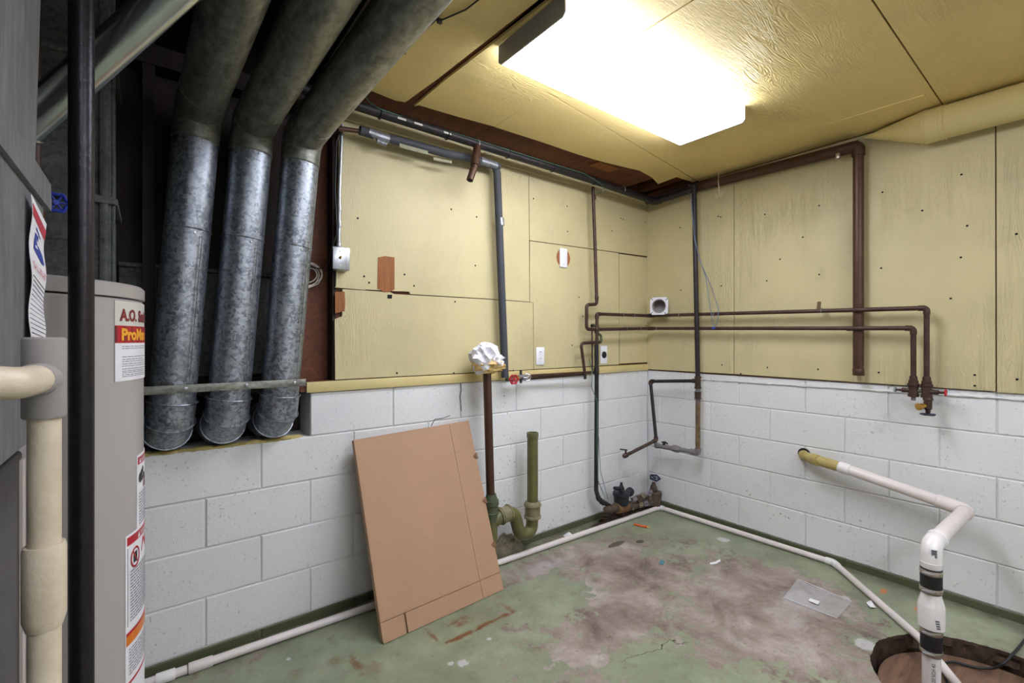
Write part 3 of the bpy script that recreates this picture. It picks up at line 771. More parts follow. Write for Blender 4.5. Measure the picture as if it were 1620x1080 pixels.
for u, z, s in ((.02, .955, .012), (.03, .965, .009), (.04, .972, .008), (.05, .955, .008), (.034, .95, .006)):
    m.add([hmap(math.radians(ph) + (u + s * math.cos(a)) / HR, z + s * math.sin(a) * 1.1, HR + .0024) for a in [i * math.pi / 4 for i in range(8)]], [tuple(range(8))])
m.build('pictogram', 'ink', lb, False)
m = MB().add([hmap(math.radians(ph) + u / HR, z, HR + .0024) for u, z in ((.045, .925), (.075, .925), (.07, .948), (.058, .962), (.05, .942))], [(0, 1, 2, 3, 4)]); m.build('pictogram', 'label_darkred', lb, False)
hlines(lb, ph, .01, .12, [.914 - i * .0075 for i in range(11)], 'ink_grey', HR + .0024, .003)
ph = -29.9
lb = decal(t, 'warning_label', ph, .21, .60, .832, 'paper', HR + .0016)
decal(lb, 'red_band', ph + 1.2, .2, .806, .826, 'label_red', HR + .0022)
htext(lb, 'WARNING', ph, .07, .809, .013, 'paper', HR + .0026, .9)
MB().add([hmap(math.radians(ph) + u / HR, z, HR + .0026) for u, z in ((.052, .809), (.066, .809), (.059, .823))], [(0, 1, 2)]).build('hazard_triangle', 'paper', lb, False)
m = MB(); n = 24
for i in range(n):
    a, b = 2 * math.pi * i / n, 2 * math.pi * (i + 1) / n
    m.add([hmap(math.radians(ph) + (.04 + rr * math.cos(q)) / HR, .768 + rr * 1.15 * math.sin(q), HR + .0028) for q, rr in ((a, .022), (b, .022), (b, .0175), (a, .0175))], [(0, 1, 2, 3)])
m.add([hmap(math.radians(ph) + (.04 + x) / HR, .768 + z, HR + .0028) for x, z in ((-.015, .018), (-.012, .02), (.015, -.018), (.012, -.02))], [(0, 1, 2, 3)])
m.build('prohibition_sign', 'label_red', lb, False)
MB().add([hmap(math.radians(ph) + (.04 + x) / HR, .768 + z, HR + .0024) for x, z in ((-.009, -.013), (.009, -.013), (.009, .013), (-.003, .013), (-.009, .008))], [(0, 1, 2, 3, 4)]).build('pictogram', 'ink', lb, False)
MB().add([hmap(math.radians(ph) + x / HR, z, HR + .0024) for x, z in ((.075, .765), (.13, .765), (.12, .80), (.105, .79), (.09, .80))], [(0, 1, 2, 3, 4)]).build('pictogram', 'ink_red', lb, False)
hlines(lb, ph, .016, .17, [.738 - i * .0074 for i in range(17)], 'ink_grey', HR + .0026, .0034, .2)
decal(lb, 'border', ph + 1.5, .0012, .612, .80, 'ink_grey', HR + .0022)
lb = decal(t, 'notice_label', ph, .21, .40, .598, 'paper', HR + .0016)
decal(lb, 'orange_band', ph + .5, .2, .566, .590, 'label_orange', HR + .0022)
decal(lb, 'red_band', ph + .5, .2, .590, .597, 'label_red', HR + .0022)
decal(lb, 'red_band', ph + .5, .2, .470, .476, 'label_red', HR + .0022)
hlines(lb, ph, .012, .19, [.552 - i * .0075 for i in range(9)], 'ink_grey', HR + .0024, .003, .2)
# cold water riser of the heater with its blue wheel
t = thing('shutoff_valve', 'blue hand wheel valve on the riser above the water heater', 'valve', (-.23, 1.70, 1.44))
MB().cyl((-.23, 1.70, 1.442), (-.23, 1.70, 2.46), .011, 12).build('riser', 'copper', t)
hc = W(89, 320, 1.13)
MB().cyl((-.23, 1.70, hc.z), hc, .007, 10).build('stem', 'copper', t)
MB().lathe((-.23, 1.70, hc.z - .025), (0, 0, 1), [(0, .016), (.02, .021), (.03, .021), (.05, .016)], 14).build('body', 'copper_b', t)
handwheel(t, hc, (.15, -1, 0), .021, 'blue', 'handwheel', 6)

# ---- black steel post
t = thing('steel_post', 'slim black steel post standing in front of the water heater', 'post', (-.108, 1.289, 0))
MB().cyl((-.108, 1.289, .008), (-.108, 1.289, 2.463), .0204, 32).build('shaft', 'post', t)
MB().box((-.168, 1.229, 0), (-.048, 1.349, .008), .002).build('base_plate', 'post', t)

# ---- furnace with sheet metal plenum
t = thing('furnace', 'grey metal furnace cabinet with galvanized plenum at the left edge', 'furnace', (-.45, .55, 0))
FX = -.130
MB().box((-.75, .1, .02), (FX, .875, 1.16), .004).build('blower_cabinet', 'post', t)
MB().box((-.75, .1, 1.16), (FX - .002, 1.045, 1.52), .004).build('coil_cabinet', 'sheet', t)
MB().prism([(FX + .004, .1, 1.515), (FX + .004, 1.07, 1.515), (FX + .004, 1.075, 1.525), (FX + .004, 1.065, 1.558), (FX + .004, .1, 1.558)], (-.62, 0, 0)).build('flange', 'sheet', t, False)
MB().add([(FX - .012, .1, 1.557), (FX - .012, 1.045, 1.557), (-.74, 1.045, 1.557), (-.74, .1, 1.557), (FX - .006, .1, 2.44), (FX - .006, 1.15, 2.44), (-.74, 1.15, 2.44), (-.74, .1, 2.44)],
         [(0, 1, 5, 4), (1, 2, 6, 5), (2, 3, 7, 6), (3, 0, 4, 7), (4, 5, 6, 7), (0, 3, 2, 1)]).build('plenum', 'sheet', t, False)
MB().box((FX - .001, .6, .2), (FX + .003, .615, 1.14)).build('door_edge', 'zinc', t, False)
MB().box((FX - .001, .855, .1), (FX + .003, .872, 1.15)).build('corner_trim', 'beige', t, False)
MB().box((-.8, .05, 0), (FX + .03, .93, .02)).build('base_pad', 'beige', t, False)
# ---- service tag on the furnace
FXF = FX - .002
def tagpt(u, v, off=.004):     # u across 0..1 towards the heater, v down 0..1
    y = .905 + .108 * u - .008 * v
    z = 1.503 - .205 * v - .02 * u * (1 - v * .6)
    return V((FXF + off + .0016 * math.sin(v * 14 + u * 2), y, z))
t = thing('service_tag', 'white paper service tag with red band and blue faucet hanging on furnace', 'tag', tuple(tagpt(.5, 1)))
def tagsheet(u0, u1, v0, v1, mat, name, off, nv=22, par=None):
    m = MB(); vs = []; fs = []
    for i in range(nv + 1):
        v = v0 + (v1 - v0) * i / nv
        vs += [tagpt(u0, v, off), tagpt(u1, v, off), tagpt(u0, v, off - .0006), tagpt(u1, v, off - .0006)]
    for i in range(nv):
        a = i * 4; b = a + 4
        fs += [(a, a + 1, b + 1, b), (a + 2, b + 2, b + 3, a + 3), (a, b, b + 2, a + 2), (a + 1, a + 3, b + 3, b + 1)]
    fs += [(0, 2, 3, 1), (nv * 4, nv * 4 + 1, nv * 4 + 3, nv * 4 + 2)]
    return MB().add(vs, fs).build(name, mat, par if par else t)
sh = tagsheet(0, 1, 0, 1, 'paper', 'sheet', .006)
tagsheet(.0, 1, .06, .135, 'ink_red', 'red_band', .0066, 3, sh)
MB().add([tagpt(u, v, .0068) for u, v in ((.25, .21), (.5, .2), (.52, .26), (.8, .29), (.85, .36), (.7, .37), (.45, .35), (.2, .33))], [tuple(range(8))]).build('faucet_print', 'ink_blue', sh, False)
MB().add([tagpt(u, v, .0068) for u, v in ((.28, .165), (.65, .185), (.64, .197), (.28, .18))], [(0, 1, 2, 3)]).build('faucet_print', 'ink_blue', sh, False)
vs, fs = text_mesh('CALL 802-807', .03)
mx = max(v.x for v in vs)
MB().add([tagpt(.08 + v.x / mx * .86, .475 - v.y * 2.3, .0069) for v in vs], fs).build('lettering', 'ink_red', sh, False)
for k in range(15):
    v = .53 + k * .032
    tagsheet(.06, .97, v, v + .004, 'ink_grey', 'ruled_line', .0066, 1, sh)

# ---- condensate pipe at the left edge
t = thing('condensate_pipe', 'cream plastic pipe with grey tee in the lower left corner', 'pipe', (-.089, .694, 0))
cx, cy, r0 = -.087, .694, .0134
MB().cyl((cx, cy, .0), (cx, cy, 1.24), r0, 24).build('riser', 'pvc_old', t)
MB().lathe((cx, cy, 1.222), (0, 0, 1), [(0, r0 + .003), (.002, r0 + .0042), (.083, r0 + .0042), (.085, r0 + .002), (.085, .006)], 28).build('tee', 'pvc_grey', t)
MB().lathe((cx, cy, 1.264), (-.12, -1, 0), [(0, .0165), (.028, .0165), (.029, .0145)], 24).build('tee_branch', 'pvc_grey', t)
MB().tube([V((cx, cy, 1.264)) + V((-.12, -1, 0)).normalized() * .026, V((cx, cy, 1.264)) + V((-.12, -1, 0)).normalized() * .075, V((cx - .06, cy - .13, 1.275))], lambda q: .0150, 20, .04).build('elbow', 'pvc_old', t)
MB().lathe((cx, cy, 1.0), (0, 0, 1), [(0, r0 + .001), (.012, r0 + .0042), (.083, r0 + .0042), (.088, r0 + .003)], 24).build('coupling', 'pvc_old', t)

# ---- flue pipe crossing behind the post
t = thing('flue_pipe', 'shiny round steel flue slanting up behind the black post', 'pipe', (-.3, 1.8, 1.75))
fp = [W(-60, 289, 1.09), W(308, -42, 1.04), None]
fp[2] = fp[1] + V((-.06, 0, .325))
MB().tube([fp[0], fp[1]], .038, 28).build('slanted_run', 'chrome', t)
MB().tube([fp[1] + (fp[0] - fp[1]).normalized() * .03, fp[1], fp[1] + (fp[2] - fp[1]).normalized() * .08], .040, 28, .05, 5).build('elbow', 'chrome', t)
MB().cyl(fp[1] + (fp[2] - fp[1]).normalized() * .07, fp[2], .038, 24).build('upper_run', 'chrome', t)
t2 = (fp[1] - fp[0]).normalized()
ring_bead(t, fp[0] + t2 * .2, t2, .039, 'chrome', .002)

# ---- dark return duct behind the heater
t = thing('return_duct', 'dark galvanized rectangular duct standing behind the water heater', 'duct', (-.42, 2.05, 0))
MB().box((-.75, 1.9, .0), (-.092, 2.22, 2.462), .003).build('casing', 'galv_dark', t, False)
MB().box((-.118, 1.889, .02), (-.098, 1.9, 2.44), .002).build('drive_cleat', 'galv_dark', t)
MB().box((-.092, 1.905, .02), (-.082, 1.925, 2.44), .002).build('drive_cleat', 'galv_dark', t)
for z in (1.72, 2.15):
    MB().box((-.75, 1.886, z), (-.08, 1.9, z + .022), .003).build('seam_cleat', 'galv_dark', t)
    MB().box((-.092, 1.9, z), (-.076, 2.2, z + .022), .003).build('seam_cleat', 'galv_dark', t)
MB().box((-.74, 1.897, 1.60), (-.12, 1.9, 1.603)).build('crease', 'galv_dark', t, False)
t = thing('sheet_metal_panel', 'mottled dark sheet metal panel low behind the leftmost duct', 'panel', (.15, 2.345, 1.1))
MB().box((-.09, 2.335, 1.15), (.5, 2.345, 1.60), .002).build('sheet', 'galv_dark', t)
MB().box((-.09, 2.318, 1.585), (.5, 2.336, 1.60), .001).build('top_flange', 'galv_dark', t)

# ---- switch box with conduit
t = thing('switch_box', 'steel switch box below a thin conduit on the yellow panel', 'switch', tuple(A(537, 427, .02)))
c0, c1 = A(536, 389, .028), A(541, 196, .035)
MB().tube([c0, A(537, 300, .028), c1], .0085, 14, .1).build('conduit', 'zinc', t)
for py in (330, 355): coupling(t, A(537, py, .028), (0, 0, 1), .0100, .03, 'zinc')
coupling(t, A(536, 388, .028), (0, 0, 1), .012, .018, 'zinc', 'connector')
MB().box((A(526, 0).x, DA - .055, A(537, 427, .05).z), (A(548, 0).x, DA - .006, A(537, 390, .05).z), .006).build('box', 'zinc', t)
pc = A(538, 408, .056)
MB().box((pc.x - .034, pc.y - .001, pc.z - .054), (pc.x + .03, pc.y + .004, pc.z + .052), .004).build('cover_plate', 'zinc', t)
MB().lathe(pc, (0, -1, .4), [(0, .006), (.004, .006), (.016, .0035), (.018, .002)], 10).build('toggle', 'brass', t)
for dz in (-.035, .033): MB().lathe((pc.x, pc.y - .001, pc.z + dz), (0, -1, 0), [(0, .004), (.002, .003)], 8).build('screw', 'steel', t)
tag(MB().tube([A(541, 200, .04), A(532, 225, .03), A(530, 300, .03), A(533, 370, .03), A(524, 395, .02), A(519, 420, .0), A(506, 426, -.02), A(490, 420, -.03)], .0035, 8, .06).build('electric_cable', 'cord'), 'brown cable running down beside the thin steel conduit', 'cable')
wm = [[(488, 414), (499, 418), (510, 428), (508, 440), (496, 450), (486, 452)], [(488, 420), (500, 424), (506, 434), (500, 447), (487, 454)], [(490, 424), (498, 426), (503, 436), (496, 444), (488, 447)], [(489, 416), (505, 424), (511, 436), (503, 449), (488, 455)]]
t = thing('wire_bundle', 'loop of loose white wires between rightmost duct and switch box', 'wire', tuple(A(496, 452, -.03)))
for q in wm: MB().tube([A(x, y, -.04) for x, y in q], .0026, 6, .03).build('wire', 'wire_white', t)

# ---- insulated pipe
t = thing('insulated_pipe', 'grey foam insulated pipe with duct tape bending down the yellow panel', 'pipe', tuple(A(799, 598, .06)))
hp = [A(569, 206, .09), A(600, 216, .09), A(655, 229, .09), A(705, 243, .10), A(742, 250, .09)]
MB().tube([A(535, 203, .085), A(580, 209, .088)], .011, 12).build('copper_end', 'copper_b', t)
MB().tube(hp, .0215, 18, .3, 4).build('foam_sleeve', 'foam', t)
MB().tube([A(746, 251, .088), A(789, 264, .075)], .0225, 18).build('foam_sleeve', 'foam', t)
MB().tube([A(784, 264, .066), A(786.5, 275, .062), A(799, 597, .062)], .0225, 18).build('foam_sleeve', 'foam', t)
MB().tube([A(582, 209, .09), A(600, 216, .09), A(614, 220, .09)], .0235, 14).build('tape_wrap', 'tape', t, True, 20)
MB().tube([A(596, 222, .10), A(611, 228, .10)], .013, 10).build('tape_wrap', 'tape', t, True, 20)
MB().tube([A(759, 254, .088), A(784, 262, .078)], .0236, 14).build('tape_wrap', 'tape', t, True, 20)
MB().obox((A(655, 236, .118)), (A(677, 242, .118) - A(632, 230, .118)) / 2, (0, .002, 0), (0, 0, .010)).build('print_strip', 'label_grey', t, False)
MB().obox((A(700, 254, .11)), (A(715, 256, .11) - A(686, 250, .11)) / 2, (0, .004, 0), (0, 0, .007)).build('tape_flap', 'label_grey', t, False)
MB().tube([A(791, 345, .064), A(792, 357, .064)], .0232, 14).build('tape_wrap', 'tape', t)
# ---- overhead black iron pipe and its drop (gas line)
t = thing('iron_pipe', 'long black iron pipe under the ceiling along the back wall', 'pipe', tuple(A(575, 172, .14)))
gp = [A(470, 137, .145), A(575, 172, .145), A(940, 286, .145), V((DB - .115, DA - .145, 2.352)), B(1098, 299, .115)]
MB().tube([gp[0], gp[2], gp[3], gp[4], ], .0235, 20, .03).build('pipe', 'iron', t)
for i in (1,): elbow(t, [gp[2], gp[3], gp[4]], 1, .028, .06, 'iron')
for px in (601, 707, 755, 803, 874, 940, 985):
    y = 172 + (px - 575) * (286 - 172) / 365
    p = A(px, y, .145)
    ring_bead(t, p, gp[2] - gp[0], .0245, 'black' if px not in (755, 985) else 'zinc', .003, 'cable_tie')
for px in (636, 662, 708):
    p = A(px, 172 + (px - 575) * .3123 - 3, .1685)
    MB().obox(p, (gp[2] - gp[0]).normalized() * .022, (0, .0012, .0), (0, 0, .005)).build('paint_scuff', 'label_pale', t, False)
cl = [A(755, 232, .155), A(753, 246, .165), A(751, 262, .175), A(743, 285, .18)]
MB().tube(cl[:3], .021, 16, .02).build('branch', 'copper_b', t)
MB().tube([cl[1], cl[2]], .024, 16).build('branch_collar', 'copper_b', t)
MB().tube([cl[2], cl[3]], .0185, 16).build('cleanout_cap', 'copper_b', t)
MB().lathe(cl[3], cl[3] - cl[2], [(0, .012), (.002, .012)], 12).build('opening', 'void', t)
tag(MB().tube([A(577, 148, .12), A(582, 160, .15), A(600, 172, .17)] + [A(px, 172 + (px - 575) * .3123 - 6.5, .165) for px in (640, 700, 760, 820, 880, 925)] + [A(950, 290, .17), A(957, 298, .16), A(952, 305, .15), A(945, 306, .12)], .0024, 6, .05).build('ground_wire', 'wire_green'), 'thin green wire tied along the overhead black pipe', 'wire')
t = thing('gas_drop', 'black vertical pipe with grey lower arm hanging before the white corner blocks', 'pipe', tuple(B(1104, 718, .10)))
v0, v1, v2, v3 = B(1098, 299, .115), B(1104, 600, .105), B(1104, 638, .105), B(1104, 716, .105)
MB().tube([v0 + V((0, 0, .02)), v1], .0165, 18).build('drop', 'iron', t)
MB().lathe(v0 + V((0, 0, .03)), (0, 0, -1), [(0, .02), (.01, .024), (.06, .024), (.065, .019)], 16).build('tee', 'iron', t)
MB().lathe(v1 + V((0, 0, .02)), (0, 0, -1), [(0, .023), (.012, .023), (.014, .020), (.07, .020), (.072, .023), (.084, .023)], 16).build('tee', 'copper', t)
MB().tube([v1, v2], .0165, 14).build('nipple', 'grey_iron', t)
coupling(t, B(1104, 625, .105), (0, 0, 1), .021, .05, 'copper', 'union', .003)
MB().tube([v2 + V((0, 0, .03)), v3], .0165, 16).build('lower_pipe', 'rusty', t)
k0, k1 = v3, B(1037, 704, .125)
MB().tube([v3 + V((0, 0, .03)), v3, v3 + (k1 - v3).normalized() * .05], .0215, 16, .03).build('elbow', 'grey_iron', t)
MB().tube([v3, k1], .0165, 16).build('arm', 'grey_iron', t)
d = (k1 - k0).normalized()
MB().lathe(k0.lerp(k1, .5) - d * .03, d, [(0, .02), (.012, .026), (.03, .028), (.048, .026), (.06, .02)], 8).build('union', 'grey_iron', t, False)
MB().lathe(k1 - d * .03, d, [(0, .02), (.004, .0215), (.03, .0215), (.036, .012)], 14).build('cap', 'grey_iron', t)
vp = k0.lerp(k1, .78)
MB().tube([vp, vp + V((-.005, 0, .035))], .010, 10).build('valve_stem', 'iron', t)
MB().tube([vp + V((.0, .02, .03)), vp + V((-.005, -.01, .038)), vp + V((-.01, -.035, .028))], .006, 8, .01).build('lever', 'iron', t)
w0, w1, w2, w3 = v1 + V((0, 0, -.01)), B(1029, 603, .115), B(1038, 696, .15), None
w3 = V((w2.x - .30, w2.y - .012, w2.z - .055))
w3 = B(986, 722, .40)
MB().tube([w0, w1, w2], .0125, 14, .02).build('side_branch', 'iron', t)
MB().tube([w2, w3], .0125, 14).build('side_branch', 'copper', t)
for a, b, c in ((w0, w1, w2), (w1, w2, w3)): elbow(t, [a, b, c], 1, .0165, .026, 'copper')
coupling(t, w0 + (w1 - w0).normalized() * .03, w1 - w0, .016, .02, 'copper')
d = (w3 - w2).normalized()
MB().lathe(w3 - d * .04, d, [(0, .014), (.005, .018), (.03, .018), (.04, .014)], 12).build('gas_cock', 'copper', t)
q = w3 - d * .022
MB().tube([q, q + V((0, 0, .038))], .007, 8).build('valve_stem', 'iron', t)
MB().obox(q + V((-.012, .010, .042)), (.024, -.014, -.004), (.003, .005, 0), (0, 0, .004)).build('lever', 'iron', t)

# ---- brown copper drain along the right wall
t = thing('drain_pipe', 'brown copper drain pipe dropping down the right wall to a capped end', 'pipe', tuple(B(1358, 596, .05)))
dp = [None, None, B(1358, 240, .055), B(1358, 592, .055)]
qa, qb = B(1110, 296, .055), B(1300, 247.5, .055); sl = (qb.z - qa.z) / (qb.y - qa.y)
dp[0] = V((DB - .055, DA - .03, qa.z + sl * (DA - .03 - qa.y) + .008)); dp[1] = V((DB - .055, dp[2].y, qb.z + sl * (dp[2].y - qb.y) + .008)); dp[2] = V((DB - .055, dp[1].y, dp[3].z)); 
MB().tube([dp[0], dp[1] + V((0, .0, 0))], .031, 20).build('ceiling_run', 'copper_b', t)
MB().tube([dp[0].lerp(dp[1], .9), dp[1], dp[2]], .0255, 20, .035).build('pipe', 'copper_b', t)
elbow(t, [dp[0], dp[1], dp[2]], 1, .032, .055, 'copper_b', 'elbow', .035)
coupling(t, dp[2] + V((0, 0, .012)), (0, 0, 1), .0275, .036, 'copper_b', 'end_cap')
dd = (dp[1] - dp[0]).normalized()
ring_bead(t, dp[1] - dd * .09, dd, .026, 'steel', .0035, 'pipe_hanger')
MB().box((dp[1].x - .03, dp[1].y + .08, dp[1].z - .05), (dp[1].x - .012, dp[1].y + .10, dp[1].z - .018), .002).build('pipe_hanger', 'steel', t)
for s_ in (.2, .45, .7):
    p = dp[0].lerp(dp[1], s_) + V((-.0245, 0, .004))
    MB().obox(p, (.0008, 0, 0), dd * .03, (0, 0, .002)).build('paint_scuff', 'label_pale', t, False)

# ---- water supply lines
t = thing('water_pipes', 'dark copper water pipes running round the corner to paired laundry faucets', 'pipe', tuple(A(943, 520, .08)))
o = .085
MB().tube([A(938, 296, .075), A(941, 380, .078), A(944.2, 481, o), A(928, 482, o), A(928, 520.5, o), A(944, 521, o)], .0118, 14, .022).build('riser', 'copper', t)
coupling(t, A(939.5, 312, .076), (0, 0, 1), .0142, .03, 'copper')
coupling(t, A(944, 471, o), (0, 0, 1), .0142, .025, 'copper')
p1 = [A(944.3, 560, o), A(944.3, 496.5, o), V((DB - o, DA - o, A(1024, 499, o).z)), B(1466, 487, o), B(1467, 600, o)]
p1[3] = V((DB - o, B(1466, 487, o).y, B(1466, 487, o).z)); p1[4] = V((DB - o, p1[3].y, 1.088))
MB().tube(p1, .0118, 14, .022).build('upper_line', 'copper', t)
p2 = [A(944, 521, o), V((DB - o, DA - o, A(1024, 519.3, o).z)), V((DB - o, B(1445, 519, o).y, B(1445, 519, o).z)), None]
p2[3] = V((DB - o, p2[2].y, 1.088))
MB().tube(p2, .0118, 14, .022).build('lower_line', 'copper', t)
for pp, i in ((p1, 1), (p1, 2), (p1, 3), (p2, 1), (p2, 2)): elbow(t, pp, i, .0145, .032, 'copper')
coupling(t, A(944, 521, o), (0, 0, 1), .0155, .05, 'copper', 'tee')
coupling(t, B(1358, 490, o), (0, 1, 0), .0142, .03, 'copper'); coupling(t, B(1345, 519.5, o), (0, 1, 0), .0135, .03, 'copper')
for f_, px, py in ((A, 985, 497.8), (A, 1002, 498.3), (A, 990, 520), (A, 1012, 519.6), (B, 1075, 498.5), (B, 1130, 497), (B, 1040, 519.3), (B, 1300, 491)):
    ring_bead(t, f_(px, py, o), (1, 0, 0) if f_ is A else (0, 1, 0), .0118, 'grey_iron', .003, 'solder_joint')
MB().tube([B(1295, 490.5, o), B(1296, 477, o)], .010, 10).build('stub', 'rusty', t)
MB().lathe(A(936, 515, o + .012), (0, -1, 0), [(0, .012), (.02, .012), (.022, .007)], 10).build('plug', 'iron', t)
b_ = [A(948, 541, .075), A(919, 543, .085), A(925, 588, .085), A(925.8, 599, .08)]
MB().tube(b_, .0105, 12, .02).build('branch', 'copper', t)
MB().tube([A(947, 528, .075), A(951, 531, .075), A(951, 541, .075), A(944, 543, .075)], .009, 10, .012).build('branch', 'verdigris', t)
MB().tube([A(936.5, 522, .07), A(937, 590, .06)], .005, 8).build('thin_line', 'copper', t)
MB().tube([A(836, 594.5, .055), A(942, 588.5, .07)], .0098, 12).build('branch_line', 'copper_b', t)
MB().tube([A(838, 599, .045), A(925, 592, .06)], .0072, 12).build('branch_line', 'copper_b', t)
MB().tube([A(801, 599, .06), A(836, 596, .058)], .010, 12).build('branch_line', 'brass', t)
MB().lathe(A(801, 600, .06), A(830, 597, .058) - A(801, 600, .06), [(0, .013), (.03, .013), (.032, .016), (.06, .016), (.062, .011)], 10).build('valve_body', 'verdigris', t)
MB().cyl(A(813, 599, .05), A(813, 599.5, .098), .006, 8).build('valve_stem', 'brass', t)
handwheel(t, A(813, 600, .10), (-.25, -1, 0), .0255, 'red', 'handwheel', 6)
MB().tube([A(824, 585, .055), A(824, 606, .06)], .008, 8).build('valve_stem', 'iron', t)
MB().lathe(A(820, 596, .058), A(836, 596, .058) - A(820, 596, .058), [(0, .012), (.04, .017), (.06, .012)], 10).build('valve_body', 'grey_iron', t)
MB().cyl(A(832, 596, .05), A(833, 596.5, .085), .006, 8).build('valve_stem', 'grey_iron', t)
handwheel(t, A(834, 597, .088), (-.5, -1, .1), .021, 'zinc', 'handwheel', 5)
m_ = [A(943.7, 545, o), A(944, 590, o), A(943, 775, o), A(947, 789, .10), A(966, 801, .135)]
MB().tube(m_, .0150, 16, .03).build('main_riser', 'iron', t)
elbow(t, m_, 3, .0175, .02, 'iron'); coupling(t, A(953, 794, .115), m_[4] - m_[3], .019, .03, 'iron')
coupling(t, A(943.5, 587, o), (0, 0, 1), .019, .05, 'iron', 'tee')
# faucet cluster
for nm, pp, sgn in (('cold', p2[3], 1), ('hot', p1[4], -1)):
    c = V(pp)
    MB().lathe(c + V((0, 0, .03)), (0, 0, -1), [(0, .0145), (.008, .0165), (.02, .0165), (.024, .0205), (.036, .0205), (.04, .025), (.05, .025), (.052, .021), (.092, .021), (.094, .0235), (.105, .0235), (.108, .012)], 18).build('faucet_body', 'copper', t)
    hw = c + V((-.008, sgn * .072, -.045))
    MB().lathe(c + V((-.004, 0, -.045)), (0, sgn, 0), [(0, .012), (.045, .012), (.047, .007), (.07, .006)], 12).build('valve_stem', 'copper', t)
    MB().torus(hw, (0, 1, 0), .015, .004, 20, 6, 5, .1).lathe(hw - V((0, .003, 0)), (0, 1, 0), [(0, .006), (.006, .006)], 8).build('handwheel', 'red' if sgn < 0 else 'zinc', t)
c = p1[4].lerp(p2[3], .5)
MB().cyl(p1[4] + V((0, 0, -.045)), p2[3] + V((0, 0, -.045)), .010, 10).build('crosspiece', 'verdigris', t)
c = V(p2[3]) + V((0, 0, -.080)); MB().cyl(c + V((0, 0, .01)), c - V((0, 0, .015)), .010, 10).build('spout', 'grey_iron', t)
c = V(p1[4]) + V((-.006, -.006, -.075))
MB().lathe(c, (0, 0, -1), [(0, .018), (.006, .0205), (.012, .0205), (.014, .0165), (.055, .0165), (.06, .011), (.085, .008)], 16).build('boiler_drain', 'copper', t)
q = c + V((-.012, .012, -.040))
MB().lathe(q, (-.75, .45, -.15), [(0, .012), (.015, .013), (.028, .018), (.034, .018), (.036, .010)], 14).build('hose_thread', 'brass', t)
q = c + V((0, 0, -.083))
MB().torus(q, (0, 0, 1), .026, .0045, 24, 6, 5, .1).lathe(q - V((0, 0, .004)), (0, 0, 1), [(0, .02), (.008, .02)], 10).build('handwheel', 'navy', t)
tag(MB().tube([A(932, 567, .02), A(936, 583, .06), A(937, 592, .10), A(936, 612, .11), A(942, 628, .105), A(945, 634, .10), A(944.5, 700, .102), A(946, 760, .11), A(955, 782, .12)], .0026, 6, .05).build('bonding_wire', 'wire_green'), 'green wire strapped to the black riser beside the round outlet', 'wire')
tag(MB().tube([A(947, 690, .10), A(950, 745, .10), A(958, 775, .11), A(962, 790, .12)], .0022, 6, .05).build('signal_wire', 'wire_blue'), 'thin grey wire dropping behind the black riser to the meter', 'wire')

# ---- outlets, plates
def plate(name, label, px, py, w_, h_, cat):
    c = A(px, py, .006)
    t = thing(name, label, cat, (c.x, DA - .006, c.z - h_ / 2))
    MB().box((c.x - w_ / 2, DA - .0125, c.z - h_ / 2), (c.x + w_ / 2, DA - .006, c.z + h_ / 2), .003).build('cover_plate', 'white_plastic', t)
    return t, c
t, c = plate('duplex_outlet', 'white duplex outlet on the yellow panel right of the red valve', 854, 563, .070, .114, 'outlet')
for dz in (-.021, .021):
    f = MB().lathe((c.x, DA - .0125, c.z + dz), (0, -1, 0), [(0, .017), (.0015, .0165)], 18).build('receptacle', 'white_plastic', t)
    for dx in (-.006, .006): MB().box((c.x + dx - .0014, DA - .0146, c.z + dz + .001), (c.x + dx + .0014, DA - .0139, c.z + dz + .010)).build('slot', 'ink', f, False)
    MB().lathe((c.x, DA - .0139, c.z + dz - .008), (0, -1, 0), [(0, .0024), (.0007, .0024)], 8).build('slot', 'ink', f)
MB().lathe((c.x, DA - .0125, c.z), (0, -1, 0), [(0, .003), (.001, .0025)], 8).build('screw', 'zinc', t)
t, c = plate('round_outlet', 'white plate with black round receptacle beside the dark water riser', 954.5, 561, .072, .130, 'outlet')
MB().lathe((c.x, DA - .0125, c.z), (0, -1, 0), [(0, .025), (.004, .0245), (.006, .021), (.0055, .004)], 26).build('receptacle', 'black', t)
c = A(890.5, 408, .006)
t = thing('blank_plate', 'white blank plate over an oval hole on the yellow panel', 'plate', (c.x, DA - .006, c.z - .06))
MB().lathe((c.x + .004, DA - .0055, c.z), (0, -1, 0), [(0, .064), (.0015, .0635)], 40).build('oval_opening', 'wood_raw', t)
MB().box((c.x - .034, DA - .0155, c.z - .064), (c.x + .034, DA - .0065, c.z + .064), .003).build('cover_plate', 'white_plastic', t)
for dz in (-.044, .044): MB().lathe((c.x, DA - .0155, c.z + dz), (0, -1, 0), [(0, .0035), (.0015, .003)], 8).build('screw', 'zinc', t)
